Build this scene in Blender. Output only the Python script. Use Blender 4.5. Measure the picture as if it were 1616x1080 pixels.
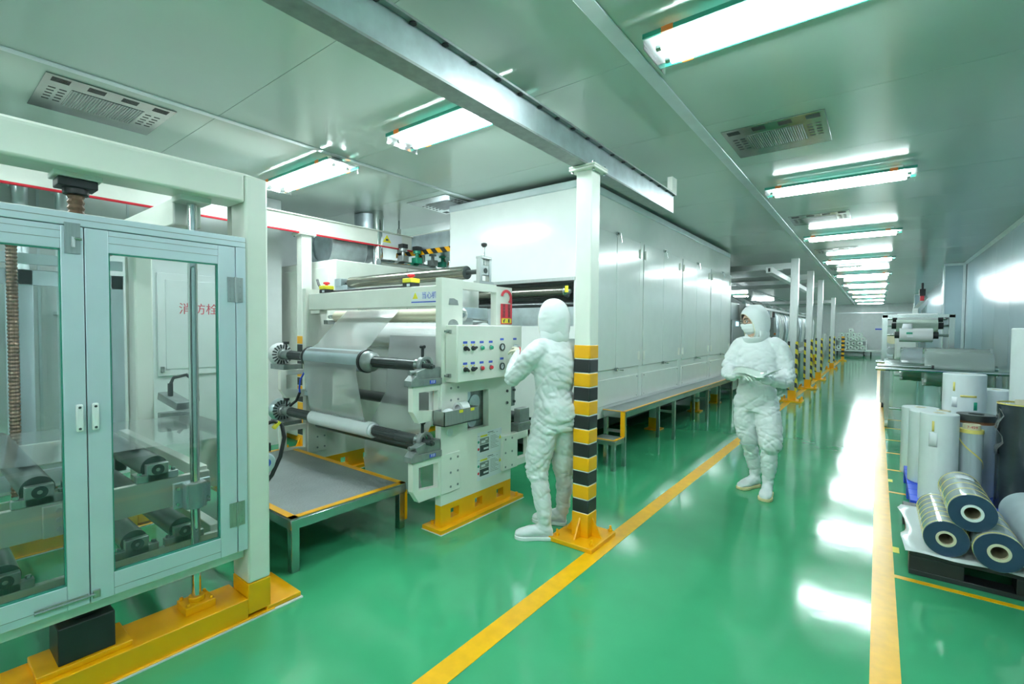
import bpy, bmesh, math, random
from mathutils import Vector, Matrix
random.seed(7)
R = math.radians
for o in list(bpy.data.objects):
    bpy.data.objects.remove(o)
sc = bpy.context.scene
COL = sc.collection

# ------------------------------------------------------------------ camera
YAW, PIT, ROLL = R(37.6), R(1.72), R(0.45)
fw = Vector((-math.sin(YAW) * math.cos(PIT), math.cos(YAW) * math.cos(PIT), -math.sin(PIT)))
rt = Vector((math.cos(YAW), math.sin(YAW), 0))
up = rt.cross(fw)
rt2 = rt * math.cos(ROLL) + up * math.sin(ROLL)
up2 = up * math.cos(ROLL) - rt * math.sin(ROLL)
cam = bpy.data.cameras.new('camera')
cam.lens, cam.sensor_width, cam.sensor_fit = 750.0 / 1616.0 * 36.0, 36.0, 'HORIZONTAL'
cam.clip_start, cam.clip_end = 0.05, 200
co = bpy.data.objects.new('camera', cam)
COL.objects.link(co)
m3 = Matrix((rt2, up2, -fw)).transposed().to_4x4()
m3.translation = Vector((0, 0, 1.5))
co.matrix_world = m3
sc.camera = co

# ------------------------------------------------------------------ world, exposure
w = bpy.data.worlds.new('world')
sc.world = w
w.use_nodes = True
w.node_tree.nodes['Background'].inputs[0].default_value = (.75, .9, .86, 1)
w.node_tree.nodes['Background'].inputs[1].default_value = .3
sc.view_settings.view_transform = 'Standard'
sc.view_settings.look = 'None'
sc.view_settings.gamma = 1
sc.view_settings.use_curve_mapping = False
sc.view_settings.exposure = 1.05
LAMP = 34.0                      # emission of every fluorescent tube
LAMP_COL = (.86, .98, 1.0)
sc.cycles.max_bounces = 5
sc.cycles.diffuse_bounces = 3
sc.cycles.glossy_bounces = 3
sc.cycles.transparent_max_bounces = 12
sc.cycles.caustics_reflective = False
sc.cycles.caustics_refractive = False
sc.cycles.use_denoising = True
sc.cycles.use_adaptive_sampling = True
sc.cycles.adaptive_threshold = .07
sc.cycles.light_sampling_threshold = .03
sc.cycles.sample_clamp_indirect = 6
CEIL = 3.08


# ------------------------------------------------------------------ materials
def mat(name, col, rough=.4, metal=0., coat=0., var=.05, scale=6., bump=0., bscale=40., spec=None, stretch=None):
    m = bpy.data.materials.new(name)
    m.use_nodes = True
    nt = m.node_tree
    b = nt.nodes['Principled BSDF']
    b.inputs['Roughness'].default_value = rough
    b.inputs['Metallic'].default_value = metal
    b.inputs['Coat Weight'].default_value = coat
    b.inputs['Coat Roughness'].default_value = .06
    if spec is not None:
        b.inputs['Specular IOR Level'].default_value = spec
    tc = nt.nodes.new('ShaderNodeTexCoord')
    src = tc.outputs['Object']
    if stretch:
        mp = nt.nodes.new('ShaderNodeMapping')
        mp.inputs['Scale'].default_value = stretch
        nt.links.new(src, mp.inputs[0])
        src = mp.outputs[0]
    n = nt.nodes.new('ShaderNodeTexNoise')
    n.inputs['Scale'].default_value = scale
    n.inputs['Detail'].default_value = 4
    nt.links.new(src, n.inputs['Vector'])
    r = nt.nodes.new('ShaderNodeValToRGB')
    r.color_ramp.elements[0].position, r.color_ramp.elements[1].position = .3, .7
    lo = [max(0, c * (1 - var)) for c in col]
    hi = [min(1, c * (1 + var)) for c in col]
    r.color_ramp.elements[0].color = (*lo, 1)
    r.color_ramp.elements[1].color = (*hi, 1)
    nt.links.new(n.outputs['Fac'], r.inputs[0])
    nt.links.new(r.outputs[0], b.inputs['Base Color'])
    if bump:
        n2 = nt.nodes.new('ShaderNodeTexNoise')
        n2.inputs['Scale'].default_value = bscale
        n2.inputs['Detail'].default_value = 3
        nt.links.new(src, n2.inputs['Vector'])
        bp = nt.nodes.new('ShaderNodeBump')
        bp.inputs['Strength'].default_value = bump
        bp.inputs['Distance'].default_value = .01
        nt.links.new(n2.outputs['Fac'], bp.inputs['Height'])
        nt.links.new(bp.outputs[0], b.inputs['Normal'])
    return m


def emit(name, col, s):
    m = bpy.data.materials.new(name)
    m.use_nodes = True
    b = m.node_tree.nodes['Principled BSDF']
    b.inputs['Base Color'].default_value = (.9, .9, .9, 1)
    b.inputs['Emission Color'].default_value = (*col, 1)
    b.inputs['Emission Strength'].default_value = s
    return m


def sheer(name, tint, body, amount, gloss=.08, rough=.1, tsee=(1, 1, 1)):
    """clear glass or film: mostly see-through, partly a milky body, with a fresnel reflection"""
    m = bpy.data.materials.new(name)
    m.use_nodes = True
    nt = m.node_tree
    nt.nodes.clear()
    out = nt.nodes.new('ShaderNodeOutputMaterial')
    tr = nt.nodes.new('ShaderNodeBsdfTransparent')
    tr.inputs[0].default_value = (*tint, 1)
    df = nt.nodes.new('ShaderNodeBsdfDiffuse')
    tl = nt.nodes.new('ShaderNodeBsdfTranslucent')
    nz = nt.nodes.new('ShaderNodeTexNoise')
    nz.inputs['Scale'].default_value = 5
    tc = nt.nodes.new('ShaderNodeTexCoord')
    nt.links.new(tc.outputs['Object'], nz.inputs['Vector'])
    cr = nt.nodes.new('ShaderNodeValToRGB')
    cr.color_ramp.elements[0].color = (*[c * .93 for c in body], 1)
    cr.color_ramp.elements[1].color = (*body, 1)
    nt.links.new(nz.outputs['Fac'], cr.inputs[0])
    nt.links.new(cr.outputs[0], df.inputs[0])
    nt.links.new(cr.outputs[0], tl.inputs[0])
    a = nt.nodes.new('ShaderNodeAddShader')
    mixb = nt.nodes.new('ShaderNodeMixShader')
    mixb.inputs[0].default_value = .4
    nt.links.new(df.outputs[0], mixb.inputs[1])
    nt.links.new(tl.outputs[0], mixb.inputs[2])
    m1 = nt.nodes.new('ShaderNodeMixShader')
    m1.inputs[0].default_value = amount
    nt.links.new(tr.outputs[0], m1.inputs[1])
    nt.links.new(mixb.outputs[0], m1.inputs[2])
    gl = nt.nodes.new('ShaderNodeBsdfGlossy')
    gl.inputs['Roughness'].default_value = rough
    fr = nt.nodes.new('ShaderNodeFresnel')
    fr.inputs['IOR'].default_value = 1.45
    mul = nt.nodes.new('ShaderNodeMath')
    mul.operation = 'MULTIPLY_ADD'
    mul.inputs[1].default_value = .9
    mul.inputs[2].default_value = gloss * .3
    nt.links.new(fr.outputs[0], mul.inputs[0])
    m2 = nt.nodes.new('ShaderNodeMixShader')
    nt.links.new(mul.outputs[0], m2.inputs[0])
    nt.links.new(m1.outputs[0], m2.inputs[1])
    nt.links.new(gl.outputs[0], m2.inputs[2])
    nt.links.new(m2.outputs[0], out.inputs[0])
    nt.nodes.remove(a)
    return m


def floor_mat():
    m = mat('green_epoxy', (.05, .36, .165), .16, coat=.08, var=.12, scale=1.1)
    nt = m.node_tree
    b = nt.nodes['Principled BSDF']
    tc = [n for n in nt.nodes if n.type == 'TEX_COORD'][0]
    n = nt.nodes.new('ShaderNodeTexNoise')
    n.inputs['Scale'].default_value = 3.5
    n.inputs['Detail'].default_value = 6
    nt.links.new(tc.outputs['Object'], n.inputs['Vector'])
    mr = nt.nodes.new('ShaderNodeMapRange')
    mr.inputs['To Min'].default_value = .07
    mr.inputs['To Max'].default_value = .15
    nt.links.new(n.outputs['Fac'], mr.inputs['Value'])
    nt.links.new(mr.outputs[0], b.inputs['Roughness'])
    n2 = nt.nodes.new('ShaderNodeTexNoise')
    n2.inputs['Scale'].default_value = 7
    nt.links.new(tc.outputs['Object'], n2.inputs['Vector'])
    bp = nt.nodes.new('ShaderNodeBump')
    bp.inputs['Strength'].default_value = .035
    bp.inputs['Distance'].default_value = .02
    nt.links.new(n2.outputs['Fac'], bp.inputs['Height'])
    nt.links.new(bp.outputs[0], b.inputs['Normal'])
    return m


def stripe_mat(name, c1, c2, scale, direction):
    m = mat(name, c1, .4)
    nt = m.node_tree
    b = nt.nodes['Principled BSDF']
    tc = nt.nodes.new('ShaderNodeTexCoord')
    vm = nt.nodes.new('ShaderNodeVectorMath')
    vm.operation = 'DOT_PRODUCT'
    vm.inputs[1].default_value = direction
    nt.links.new(tc.outputs['Object'], vm.inputs[0])
    mu = nt.nodes.new('ShaderNodeMath')
    mu.operation = 'MULTIPLY'
    mu.inputs[1].default_value = scale
    nt.links.new(vm.outputs['Value'], mu.inputs[0])
    fc = nt.nodes.new('ShaderNodeMath')
    fc.operation = 'FRACT'
    nt.links.new(mu.outputs[0], fc.inputs[0])
    gt = nt.nodes.new('ShaderNodeMath')
    gt.operation = 'GREATER_THAN'
    gt.inputs[1].default_value = .5
    nt.links.new(fc.outputs[0], gt.inputs[0])
    mx = nt.nodes.new('ShaderNodeMix')
    mx.data_type = 'RGBA'
    mx.inputs[6].default_value = (*c1, 1)
    mx.inputs[7].default_value = (*c2, 1)
    nt.links.new(gt.outputs[0], mx.inputs[0])
    nt.links.new(mx.outputs[2], b.inputs['Base Color'])
    return m


def cloth_mat():
    m = mat('cleanroom_cloth', (.74, .80, .80), .75, var=.02)
    nt = m.node_tree
    b = nt.nodes['Principled BSDF']
    b.inputs['Specular IOR Level'].default_value = .25
    tc = nt.nodes.new('ShaderNodeTexCoord')
    prev = None
    for (rot, sc_, dist, wt, dd) in (((.5, .3, .2), (7, 7, 14.), 4.5, .35, .012), ((-.5, .4, 1.2), (14, 14, 22.), 5.5, .3, .006)):
        mp = nt.nodes.new('ShaderNodeMapping')
        mp.inputs['Rotation'].default_value = rot
        mp.inputs['Scale'].default_value = sc_
        nt.links.new(tc.outputs['Object'], mp.inputs[0])
        n = nt.nodes.new('ShaderNodeTexNoise')
        n.noise_type = 'RIDGED_MULTIFRACTAL'
        n.inputs['Scale'].default_value = 1.0
        n.inputs['Detail'].default_value = 1.5
        n.inputs['Distortion'].default_value = .6
        nt.links.new(mp.outputs[0], n.inputs['Vector'])
        bp = nt.nodes.new('ShaderNodeBump')
        bp.inputs['Strength'].default_value = wt
        bp.inputs['Distance'].default_value = dd
        nt.links.new(n.outputs['Fac'], bp.inputs['Height'])
        if prev:
            nt.links.new(prev.outputs[0], bp.inputs['Normal'])
        prev = bp
    nt.links.new(prev.outputs[0], b.inputs['Normal'])
    return m


YEL = (.95, .45, .002)
M = dict(
    floor=floor_mat(),
    line=mat('line_paint', (.95, .49, .004), .28, coat=0., var=.08, scale=14),
    ceil=mat('ceiling_paint', (.56, .68, .63), .16, var=.02, scale=1.2, spec=.6),
    seam=mat('seam_filler', (.86, .9, .88), .5),
    wallp=mat('wall_panel', (.46, .60, .67), .2, metal=.25, var=.03, scale=1.5, bump=.04, bscale=2),
    wallw=mat('wall_white', (.78, .83, .83), .35, var=.03),
    trim=mat('aluminium_trim', (.72, .8, .83), .3, metal=.5),
    cream=mat('cream_enamel', (.82, .86, .78), .35, var=.03),
    oven=mat('oven_enamel', (.82, .87, .84), .17, var=.02, coat=.35, bump=.03, bscale=1.6),
    ovend=mat('oven_door_enamel', (.82, .88, .85), .16, var=.02, coat=.4, bump=.05, bscale=1.8),
    yellow=mat('yellow_enamel', YEL, .33, var=.06),
    black=mat('black_enamel', (.018, .023, .023), .4, var=.2),
    alu=mat('anodised_aluminium', (.62, .73, .79), .42, metal=.3, var=.03),
    steel=mat('stainless_steel', (.44, .49, .48), .22, metal=1, var=.06, scale=3),
    ventsteel=mat('vent_steel', (.36, .40, .38), .18, metal=1, var=.08),
    brushed=mat('brushed_steel', (.43, .47, .46), .32, metal=.9, var=.1, scale=4, stretch=(40, 40, 2)),
    chrome=mat('chrome_rod', (.70, .73, .72), .1, metal=1, var=.03),
    roller=mat('dark_roller', (.085, .10, .10), .28, metal=.6, var=.1, coat=.3),
    rollerb=mat('bronze_roller', (.26, .26, .22), .2, metal=.9, var=.08),
    shaft=mat('dark_shaft', (.07, .085, .085), .35, metal=.6, var=.15),
    rubber=mat('black_rubber', (.02, .023, .025), .5),
    rust=mat('rusty_thread', (.22, .13, .085), .45, metal=.4, var=.35, scale=30),
    castg=mat('grey_casting', (.30, .34, .33), .42, metal=.6, var=.12, scale=20),
    galv=mat('galvanised_sheet', (.58, .66, .70), .32, metal=.8, var=.15, scale=8),
    tread=mat('tread_plate', (.32, .36, .36), .4, metal=.5, var=.08, bump=.35, bscale=60),
    creamroll=mat('cream_rubber', (.80, .76, .58), .5, var=.03),
    whitefilm=mat('white_film', (.84, .88, .88), .22, var=.02, coat=.3),
    milk=mat('milky_film', (.80, .87, .87), .3, var=.03, coat=.2),
    bluefilm=mat('blue_grey_film', (.028, .055, .115), .2, var=.15, coat=.25),
    clearfilm=mat('layered_clear_film', (.46, .54, .56), .16, metal=.1, var=.12, coat=.6, scale=3, stretch=(12, 12, 1)),
    blackfilm=mat('black_film', (.03, .045, .055), .14, var=.2, coat=.5),
    greyfilm=mat('grey_film', (.46, .56, .60), .26, var=.06),
    greenfilm=mat('pale_green_film', (.60, .72, .64), .15, var=.08, coat=.5),
    core=mat('cardboard_core', (.74, .69, .50), .6, var=.05),
    coredark=mat('core_inner', (.36, .32, .20), .7, var=.1),
    tape=mat('yellow_tape', (.80, .68, .18), .4),
    red=mat('red_plastic', (.72, .03, .05), .4),
    green=mat('green_plastic', (.02, .36, .22), .4),
    blue=mat('blue_plastic', (.02, .09, .75), .4),
    bluelab=mat('blue_label', (.06, .12, .60), .5),
    yellab=mat('yellow_label', (.88, .78, .04), .5),
    paper=mat('paper', (.82, .87, .90), .55, var=.02),
    ink=mat('dark_ink', (.05, .07, .07), .6),
    redink=mat('red_ink', (.60, .05, .08), .5),
    orange=mat('orange_hose', (.80, .20, .03), .45),
    suit=cloth_mat(),
    sole=mat('tan_sole', (.72, .60, .32), .55),
    mask=mat('mask_cloth', (.86, .91, .92), .8, bump=.2, bscale=60),
    skin=mat('skin', (.62, .40, .28), .5, var=.05),
    glove=mat('latex_glove', (.78, .74, .58), .45, var=.04),
    glovew=mat('white_glove', (.74, .84, .78), .5, var=.04),
    hair=mat('dark_hair', (.02, .018, .016), .5),
    eye=mat('eye_white', (.8, .8, .78), .2),
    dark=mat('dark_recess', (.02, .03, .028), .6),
    hazard=stripe_mat('hazard_tape', YEL, (.02, .022, .02), 5.5, (1, 0, 1)),
    hazardv=stripe_mat('hazard_edge_tape', (.75, .62, .03), (.03, .035, .035), 5.0, (.55, .55, 1)),
    glass=sheer('door_glass', (.955, .985, .98), (.6, .75, .72), .02, gloss=.05, rough=.02),
    web=sheer('film_web', (.95, .98, .97), (.92, .96, .96), .45, gloss=.3, rough=.14),
    webc=sheer('clear_film_web', (.95, .98, .97), (.78, .86, .86), .22, gloss=.35, rough=.12),
    wrap=sheer('plastic_wrap', (.95, .98, .98), (.85, .92, .93), .3, gloss=.2, rough=.16),
    lamp=emit('lamp_tube', LAMP_COL, LAMP),
    acryl=sheer('lamp_cover', (.98, 1, .99), (.9, .95, .95), .06, gloss=.2, rough=.1),
    acryledge=mat('green_acrylic_edge', (.04, .30, .22), .3),
    screen=emit('screen', (.3, .65, .9), 1.2),
)


# ------------------------------------------------------------------ mesh helpers
class MB:
    def __init__(s):
        s.v, s.f = [], []

    def add(s, vs, fs):
        k = len(s.v)
        s.v += [tuple(v) for v in vs]
        s.f += [tuple(i + k for i in f) for f in fs]
        return s

    def box(s, x0, x1, y0, y1, z0, z1):
        x0, x1 = min(x0, x1), max(x0, x1)
        y0, y1 = min(y0, y1), max(y0, y1)
        z0, z1 = min(z0, z1), max(z0, z1)
        return s.add([(x0, y0, z0), (x1, y0, z0), (x1, y1, z0), (x0, y1, z0), (x0, y0, z1), (x1, y0, z1), (x1, y1, z1), (x0, y1, z1)],
                     [(0, 3, 2, 1), (4, 5, 6, 7), (0, 1, 5, 4), (1, 2, 6, 5), (2, 3, 7, 6), (3, 0, 4, 7)])

    def obox(s, c, ax, ay, az, hx, hy, hz):
        c, ax, ay, az = Vector(c), Vector(ax).normalized(), Vector(ay).normalized(), Vector(az).normalized()
        vs = [c + ax * hx * i + ay * hy * j + az * hz * k for k in (-1, 1) for i, j in ((-1, -1), (1, -1), (1, 1), (-1, 1))]
        return s.add(vs, [(0, 3, 2, 1), (4, 5, 6, 7), (0, 1, 5, 4), (1, 2, 6, 5), (2, 3, 7, 6), (3, 0, 4, 7)])

    @staticmethod
    def frame(d):
        d = d.normalized()
        a = Vector((0, 0, 1)) if abs(d.z) < .9 else Vector((1, 0, 0))
        u = d.cross(a).normalized()
        return u, d.cross(u).normalized()

    def cyl(s, p0, p1, r, r1=None, n=20, caps=True):
        p0, p1 = Vector(p0), Vector(p1)
        r1 = r if r1 is None else r1
        u, v = s.frame(p1 - p0)
        vs = []
        for p, q in ((p0, r), (p1, r1)):
            for i in range(n):
                a = 2 * math.pi * i / n
                vs.append(p + (u * math.cos(a) + v * math.sin(a)) * q)
        fs = [(i, (i + 1) % n, n + (i + 1) % n, n + i) for i in range(n)]
        if caps:
            fs += [tuple(range(n))[::-1], tuple(range(n, 2 * n))]
        return s.add(vs, fs)

    def ring(s, p0, p1, ro, ri, n=24):
        p0, p1 = Vector(p0), Vector(p1)
        u, v = s.frame(p1 - p0)
        vs = []
        for p, q in ((p0, ro), (p1, ro), (p1, ri), (p0, ri)):
            for i in range(n):
                a = 2 * math.pi * i / n
                vs.append(p + (u * math.cos(a) + v * math.sin(a)) * q)
        fs = []
        for k in range(4):
            for i in range(n):
                j = (i + 1) % n
                a, b = k * n, ((k + 1) % 4) * n
                fs.append((a + i, a + j, b + j, b + i))
        return s.add(vs, fs)

    def tube(s, pts, r, n=8, caps=True):
        pts = [Vector(p) for p in pts]
        rs = r if isinstance(r, (list, tuple)) else [r] * len(pts)
        vs = []
        u = None
        for i, p in enumerate(pts):
            d = (pts[min(i + 1, len(pts) - 1)] - pts[max(i - 1, 0)])
            if u is None:
                u, v = s.frame(d)
            else:
                d.normalize()
                u = (u - d * u.dot(d)).normalized()
                v = d.cross(u)
            for k in range(n):
                a = 2 * math.pi * k / n
                vs.append(p + (u * math.cos(a) + v * math.sin(a)) * rs[i])
        fs = []
        for i in range(len(pts) - 1):
            for k in range(n):
                j = (k + 1) % n
                fs.append((i * n + k, i * n + j, (i + 1) * n + j, (i + 1) * n + k))
        if caps:
            fs += [tuple(range(n))[::-1], tuple(range((len(pts) - 1) * n, len(pts) * n))]
        return s.add(vs, fs)

    def prism(s, poly, axis, a0, a1):
        n = len(poly)

        def P(p, a):
            return {'x': (a, p[0], p[1]), 'y': (p[0], a, p[1]), 'z': (p[0], p[1], a)}[axis]
        vs = [P(p, a0) for p in poly] + [P(p, a1) for p in poly]
        fs = [tuple(range(n))[::-1], tuple(range(n, 2 * n))] + [(i, (i + 1) % n, n + (i + 1) % n, n + i) for i in range(n)]
        return s.add(vs, fs)

    def lathe(s, base, prof, axis=(0, 0, 1), n=24):
        """prof: list of (r, h) along axis from base"""
        base, ax = Vector(base), Vector(axis).normalized()
        u, v = s.frame(ax)
        vs = []
        for r, h in prof:
            for i in range(n):
                a = 2 * math.pi * i / n
                vs.append(base + ax * h + (u * math.cos(a) + v * math.sin(a)) * r)
        fs = []
        for k in range(len(prof) - 1):
            for i in range(n):
                j = (i + 1) % n
                fs.append((k * n + i, k * n + j, (k + 1) * n + j, (k + 1) * n + i))
        fs += [tuple(range(n))[::-1], tuple(range((len(prof) - 1) * n, len(prof) * n))]
        return s.add(vs, fs)

    def ell(s, c, rx, ry, rz, nu=20, nv=12, M3=None):
        vs, fs = [], []
        c = Vector(c)
        for j in range(nv + 1):
            t = math.pi * j / nv
            for i in range(nu):
                a = 2 * math.pi * i / nu
                p = Vector((rx * math.sin(t) * math.cos(a), ry * math.sin(t) * math.sin(a), rz * math.cos(t)))
                if M3:
                    p = M3 @ p
                vs.append(c + p)
        for j in range(nv):
            for i in range(nu):
                k = (i + 1) % nu
                fs.append((j * nu + i, (j + 1) * nu + i, (j + 1) * nu + k, j * nu + k))
        return s.add(vs, fs)

    def sheet(s, rows):
        """rows: list of point rows (grid surface)"""
        n = len(rows[0])
        vs = [p for r in rows for p in r]
        fs = [(i * n + j, i * n + j + 1, (i + 1) * n + j + 1, (i + 1) * n + j) for i in range(len(rows) - 1) for j in range(n - 1)]
        return s.add(vs, fs)

    def mesh(s, name, off=(0, 0, 0), fix=True, sharp=38):
        me = bpy.data.meshes.new(name)
        me.from_pydata([(a - off[0], b - off[1], c - off[2]) for a, b, c in s.v], [], s.f)
        if fix:
            bm = bmesh.new()
            bm.from_mesh(me)
            bmesh.ops.remove_doubles(bm, verts=bm.verts, dist=1e-6)
            bmesh.ops.recalc_face_normals(bm, faces=bm.faces)
            bm.to_mesh(me)
            bm.free()
        for p in me.polygons:
            p.use_smooth = True
        me.set_sharp_from_angle(angle=R(sharp))
        return me


def origin(o):
    p = Vector((0, 0, 0))
    while o is not None:
        p += o.location
        o = o.parent
    return p


def obj(name, mb, material, parent=None, bevel=0, sharp=38, solid=0, label=None, kind=None):
    off = origin(parent)
    me = mb if isinstance(mb, bpy.types.Mesh) else mb.mesh(name, off, sharp=sharp)
    ms = material if isinstance(material, list) else [material]
    for q in ms:
        me.materials.append(M[q])
    o = bpy.data.objects.new(name, me)
    COL.objects.link(o)
    o.parent = parent
    if bevel:
        b = o.modifiers.new('bevel', 'BEVEL')
        b.width, b.segments, b.limit_method, b.angle_limit = bevel, 2, 'ANGLE', R(50)
        b.harden_normals = False
    if solid:
        q = o.modifiers.new('solidify', 'SOLIDIFY')
        q.thickness = solid
        q.offset = 0
    if label:
        o['label'] = label
    if kind:
        o['kind'] = kind
    return o


def thing(name, label, cat, loc=(0, 0, 0), group=None):
    o = bpy.data.objects.new(name, None)
    o.empty_display_size = .1
    COL.objects.link(o)
    o.location = loc
    o['label'], o['category'] = label, cat
    if group:
        o['group'] = group
    return o


def struct(name, mb, material, **k):
    o = obj(name, mb, material, **k)
    o['kind'] = 'structure'
    return o


def tag(o, label, cat, group=None):
    o['label'], o['category'] = label, cat
    if group:
        o['group'] = group
    return o


def copy_tree(o, parent=None, loc=None):
    c = o.copy()
    COL.objects.link(c)
    c.parent = parent
    if loc is not None:
        c.location = loc
    for ch in o.children:
        copy_tree(ch, c)
    return c


def text(name, s, size, pos, u, v, material, parent, depth=.0006, align='CENTER'):
    cu = bpy.data.curves.new(name, 'FONT')
    cu.body, cu.size, cu.align_x, cu.align_y = s, size, align, 'CENTER'
    cu.extrude = depth
    cu.resolution_u = 3
    t = bpy.data.objects.new(name, cu)
    COL.objects.link(t)
    dg = bpy.context.evaluated_depsgraph_get()
    me = bpy.data.meshes.new_from_object(t.evaluated_get(dg))
    bpy.data.objects.remove(t)
    u, v = Vector(u).normalized(), Vector(v).normalized()
    n = u.cross(v)
    off = origin(parent)
    for q in me.vertices:
        q.co = Vector(pos) + u * q.co.x + v * q.co.y + n * (q.co.z + depth) - off
    me.materials.clear()
    return obj(name, me, material, parent)


YZ = ((0, 1, 0), (0, 0, 1))      # writing on a face looking towards +x
XZ = ((1, 0, 0), (0, 0, 1))      # writing on a face looking towards -y

# ================================================================== THE SETTING
XL, XR, Y0, Y1 = -7.4, 1.57, -5.0, 36.0
floor = struct('floor', MB().box(XL, XR, Y0, Y1, -.1, 0), 'floor')


def stripe(x0, x1, y0, y1, z=.002, m='line', par=None, name='floor_line'):
    return obj(name, MB().box(x0, x1, y0, y1, -.001, z), m, par or floor)


stripe(-1.515, -1.4, -1, 31)
stripe(.006, .115, -1, 30)
for yy in (3.70, 5.62, 6.52, 7.42, 8.3, 9.3, 10.2):
    stripe(.115, .62 if yy > 3.8 else XR, yy - .022, yy + .022)
for yy in (4.15, 6.05):
    stripe(.115, .15, yy - .05, yy + .05, m='yellab', name='floor_mark')

ceiling = struct('ceiling', MB().box(XL, XR, Y0, Y1, CEIL + .006, CEIL + .12), 'seam')
xs = [XL, -4.0, -1.16, XR]
step = 1.18
for k in range(3):
    proto = None
    ny = int((Y1 - Y0) / step) + 1
    ya = 1.52 - 5 * step
    for j in range(-1, ny):
        y0 = max(Y0, ya + j * step)
        y1 = min(Y1, ya + (j + 1) * step)
        if y1 - y0 < .1:
            continue
        if abs(y1 - y0 - step) < 1e-6 and proto is not None:
            c = proto.copy()
            COL.objects.link(c)
            c.location = (0, y0, 0)
        else:
            mb = MB().box(xs[k] + .002, xs[k + 1] - .002, .002, y1 - y0 - .002, CEIL, CEIL + .006)
            c = obj('ceiling_panel', mb, 'ceil', ceiling)
            c.location = (0, y0, 0)
            if abs(y1 - y0 - step) < 1e-6:
                proto = c
struct('trim_1', MB().box(-1.20, -1.115, Y0, Y1, CEIL - .012, CEIL - .001), 'trim', bevel=.004)
struct('trim_2', MB().box(-4.03, -3.975, Y0, Y1, CEIL - .01, CEIL - .001), 'trim', bevel=.004)

# right wall: tall glossy panels, then two square pillars
wall_right = struct('wall_right', MB().box(XR + .012, XR + .12, Y0, Y1, 0, CEIL), 'seam')
proto = None
for j in range(int((Y1 - Y0) / step)):
    y0 = Y0 + j * step
    if proto is None:
        proto = obj('wall_panel', MB().box(XR, XR + .012, .003, step - .003, .05, CEIL - .004), 'wallp', wall_right)
        proto.location = (0, y0, 0)
    else:
        c = proto.copy()
        COL.objects.link(c)
        c.location = (0, y0, 0)
struct('trim_3', MB().prism([(XR - .045, CEIL - .001), (XR - .001, CEIL - .001), (XR - .001, CEIL - .045)], 'y', Y0, 15.0), 'trim')
for i, yy in enumerate((15.0, 26.5)):
    p = MB().box(1.2, XR - .001, yy, yy + .5, 0, CEIL - .002)
    q = struct('wall_pillar_%d' % (i + 1), p, 'wallp', bevel=.01)
    obj('corner_strip', MB().box(1.185, 1.215, yy - .012, yy + .02, 0, CEIL - .004), 'trim', q, bevel=.006)
    obj('corner_strip', MB().box(XR - .06, XR - .004, yy - .012, yy - .001, 0, CEIL - .004), 'trim', q, bevel=.004)
    obj('head_strip', MB().box(1.18, XR - .004, yy - .014, yy - .001, CEIL - .06, CEIL - .004), 'trim', q)
wall_far = struct('wall_far', MB().box(XL, XR, Y1, Y1 + .1, 0, CEIL), 'wallw')
obj('wall_seam', MB().box(XL, XR, Y1 - .006, Y1, 2.55, 2.6), 'trim', wall_far)
for xx in (-3.2, -2.0, -.8, .4):
    obj('wall_seam', MB().box(xx - .008, xx + .008, Y1 - .004, Y1, 0, CEIL), 'trim', wall_far)
struct('baseboard_far', MB().box(XL, XR, Y1 - .02, Y1 - .001, 0, .1), 'trim')
wall_left = struct('wall_left', MB().box(XL - .1, XL, Y0, Y1, 0, CEIL), 'wallw')
wl = struct('wall_left_front', MB().box(XL, -6.0, -5.0, 3.0, 0, CEIL - .002), 'wallw')
for yy in (-1.6, -.4, .8, 1.45, 2.6):
    obj('wall_seam', MB().box(-6.0, -5.994, yy - .01, yy + .01, 0, CEIL - .01), 'trim', wl)
wall_back = struct('wall_back', MB().box(XL, XR, Y0 - .1, Y0, 0, CEIL), 'wallw')

# ================================================================== CEILING LAMPS AND DIFFUSERS
def make_lamp():
    t = thing('ceiling_lamp', '', 'lamp')
    L, W = .63, .165
    obj('housing', MB().box(-L + .1, L - .1, -.06, .06, -.055, 0), 'whitefilm', t, bevel=.004)
    obj('reflector', MB().box(-L, L, -W + .03, W - .03, -.062, -.055), 'whitefilm', t)
    for sx in (-1, 1):
        e = obj('cover_edge', MB().box(-L, L, sx * W - .004, sx * W + .004, -.075, -.05), 'acryledge', t)
        for q in (-.5, .46):
            obj('clip', MB().box(q - .03, q + .03, sx * W - .006, sx * W + .006, -.077, -.048), 'orange', e)
        obj('tube', MB().cyl((-L + .07, sx * .07, -.09), (L - .07, sx * .07, -.09), .024, n=6), 'lamp', t)
        for s2 in (-1, 1):
            obj('tube_cap', MB().cyl((s2 * (L - .07), sx * .07, -.09), (s2 * (L - .04), sx * .07, -.09), .016, n=10), 'steel', t)
    for s2 in (-1, 1):
        obj('end_cover', MB().box(s2 * (L - .004) - .003, s2 * (L - .004) + .003, -W + .01, W - .01, -.12, -.05), 'acryl', t)
    return t


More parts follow.
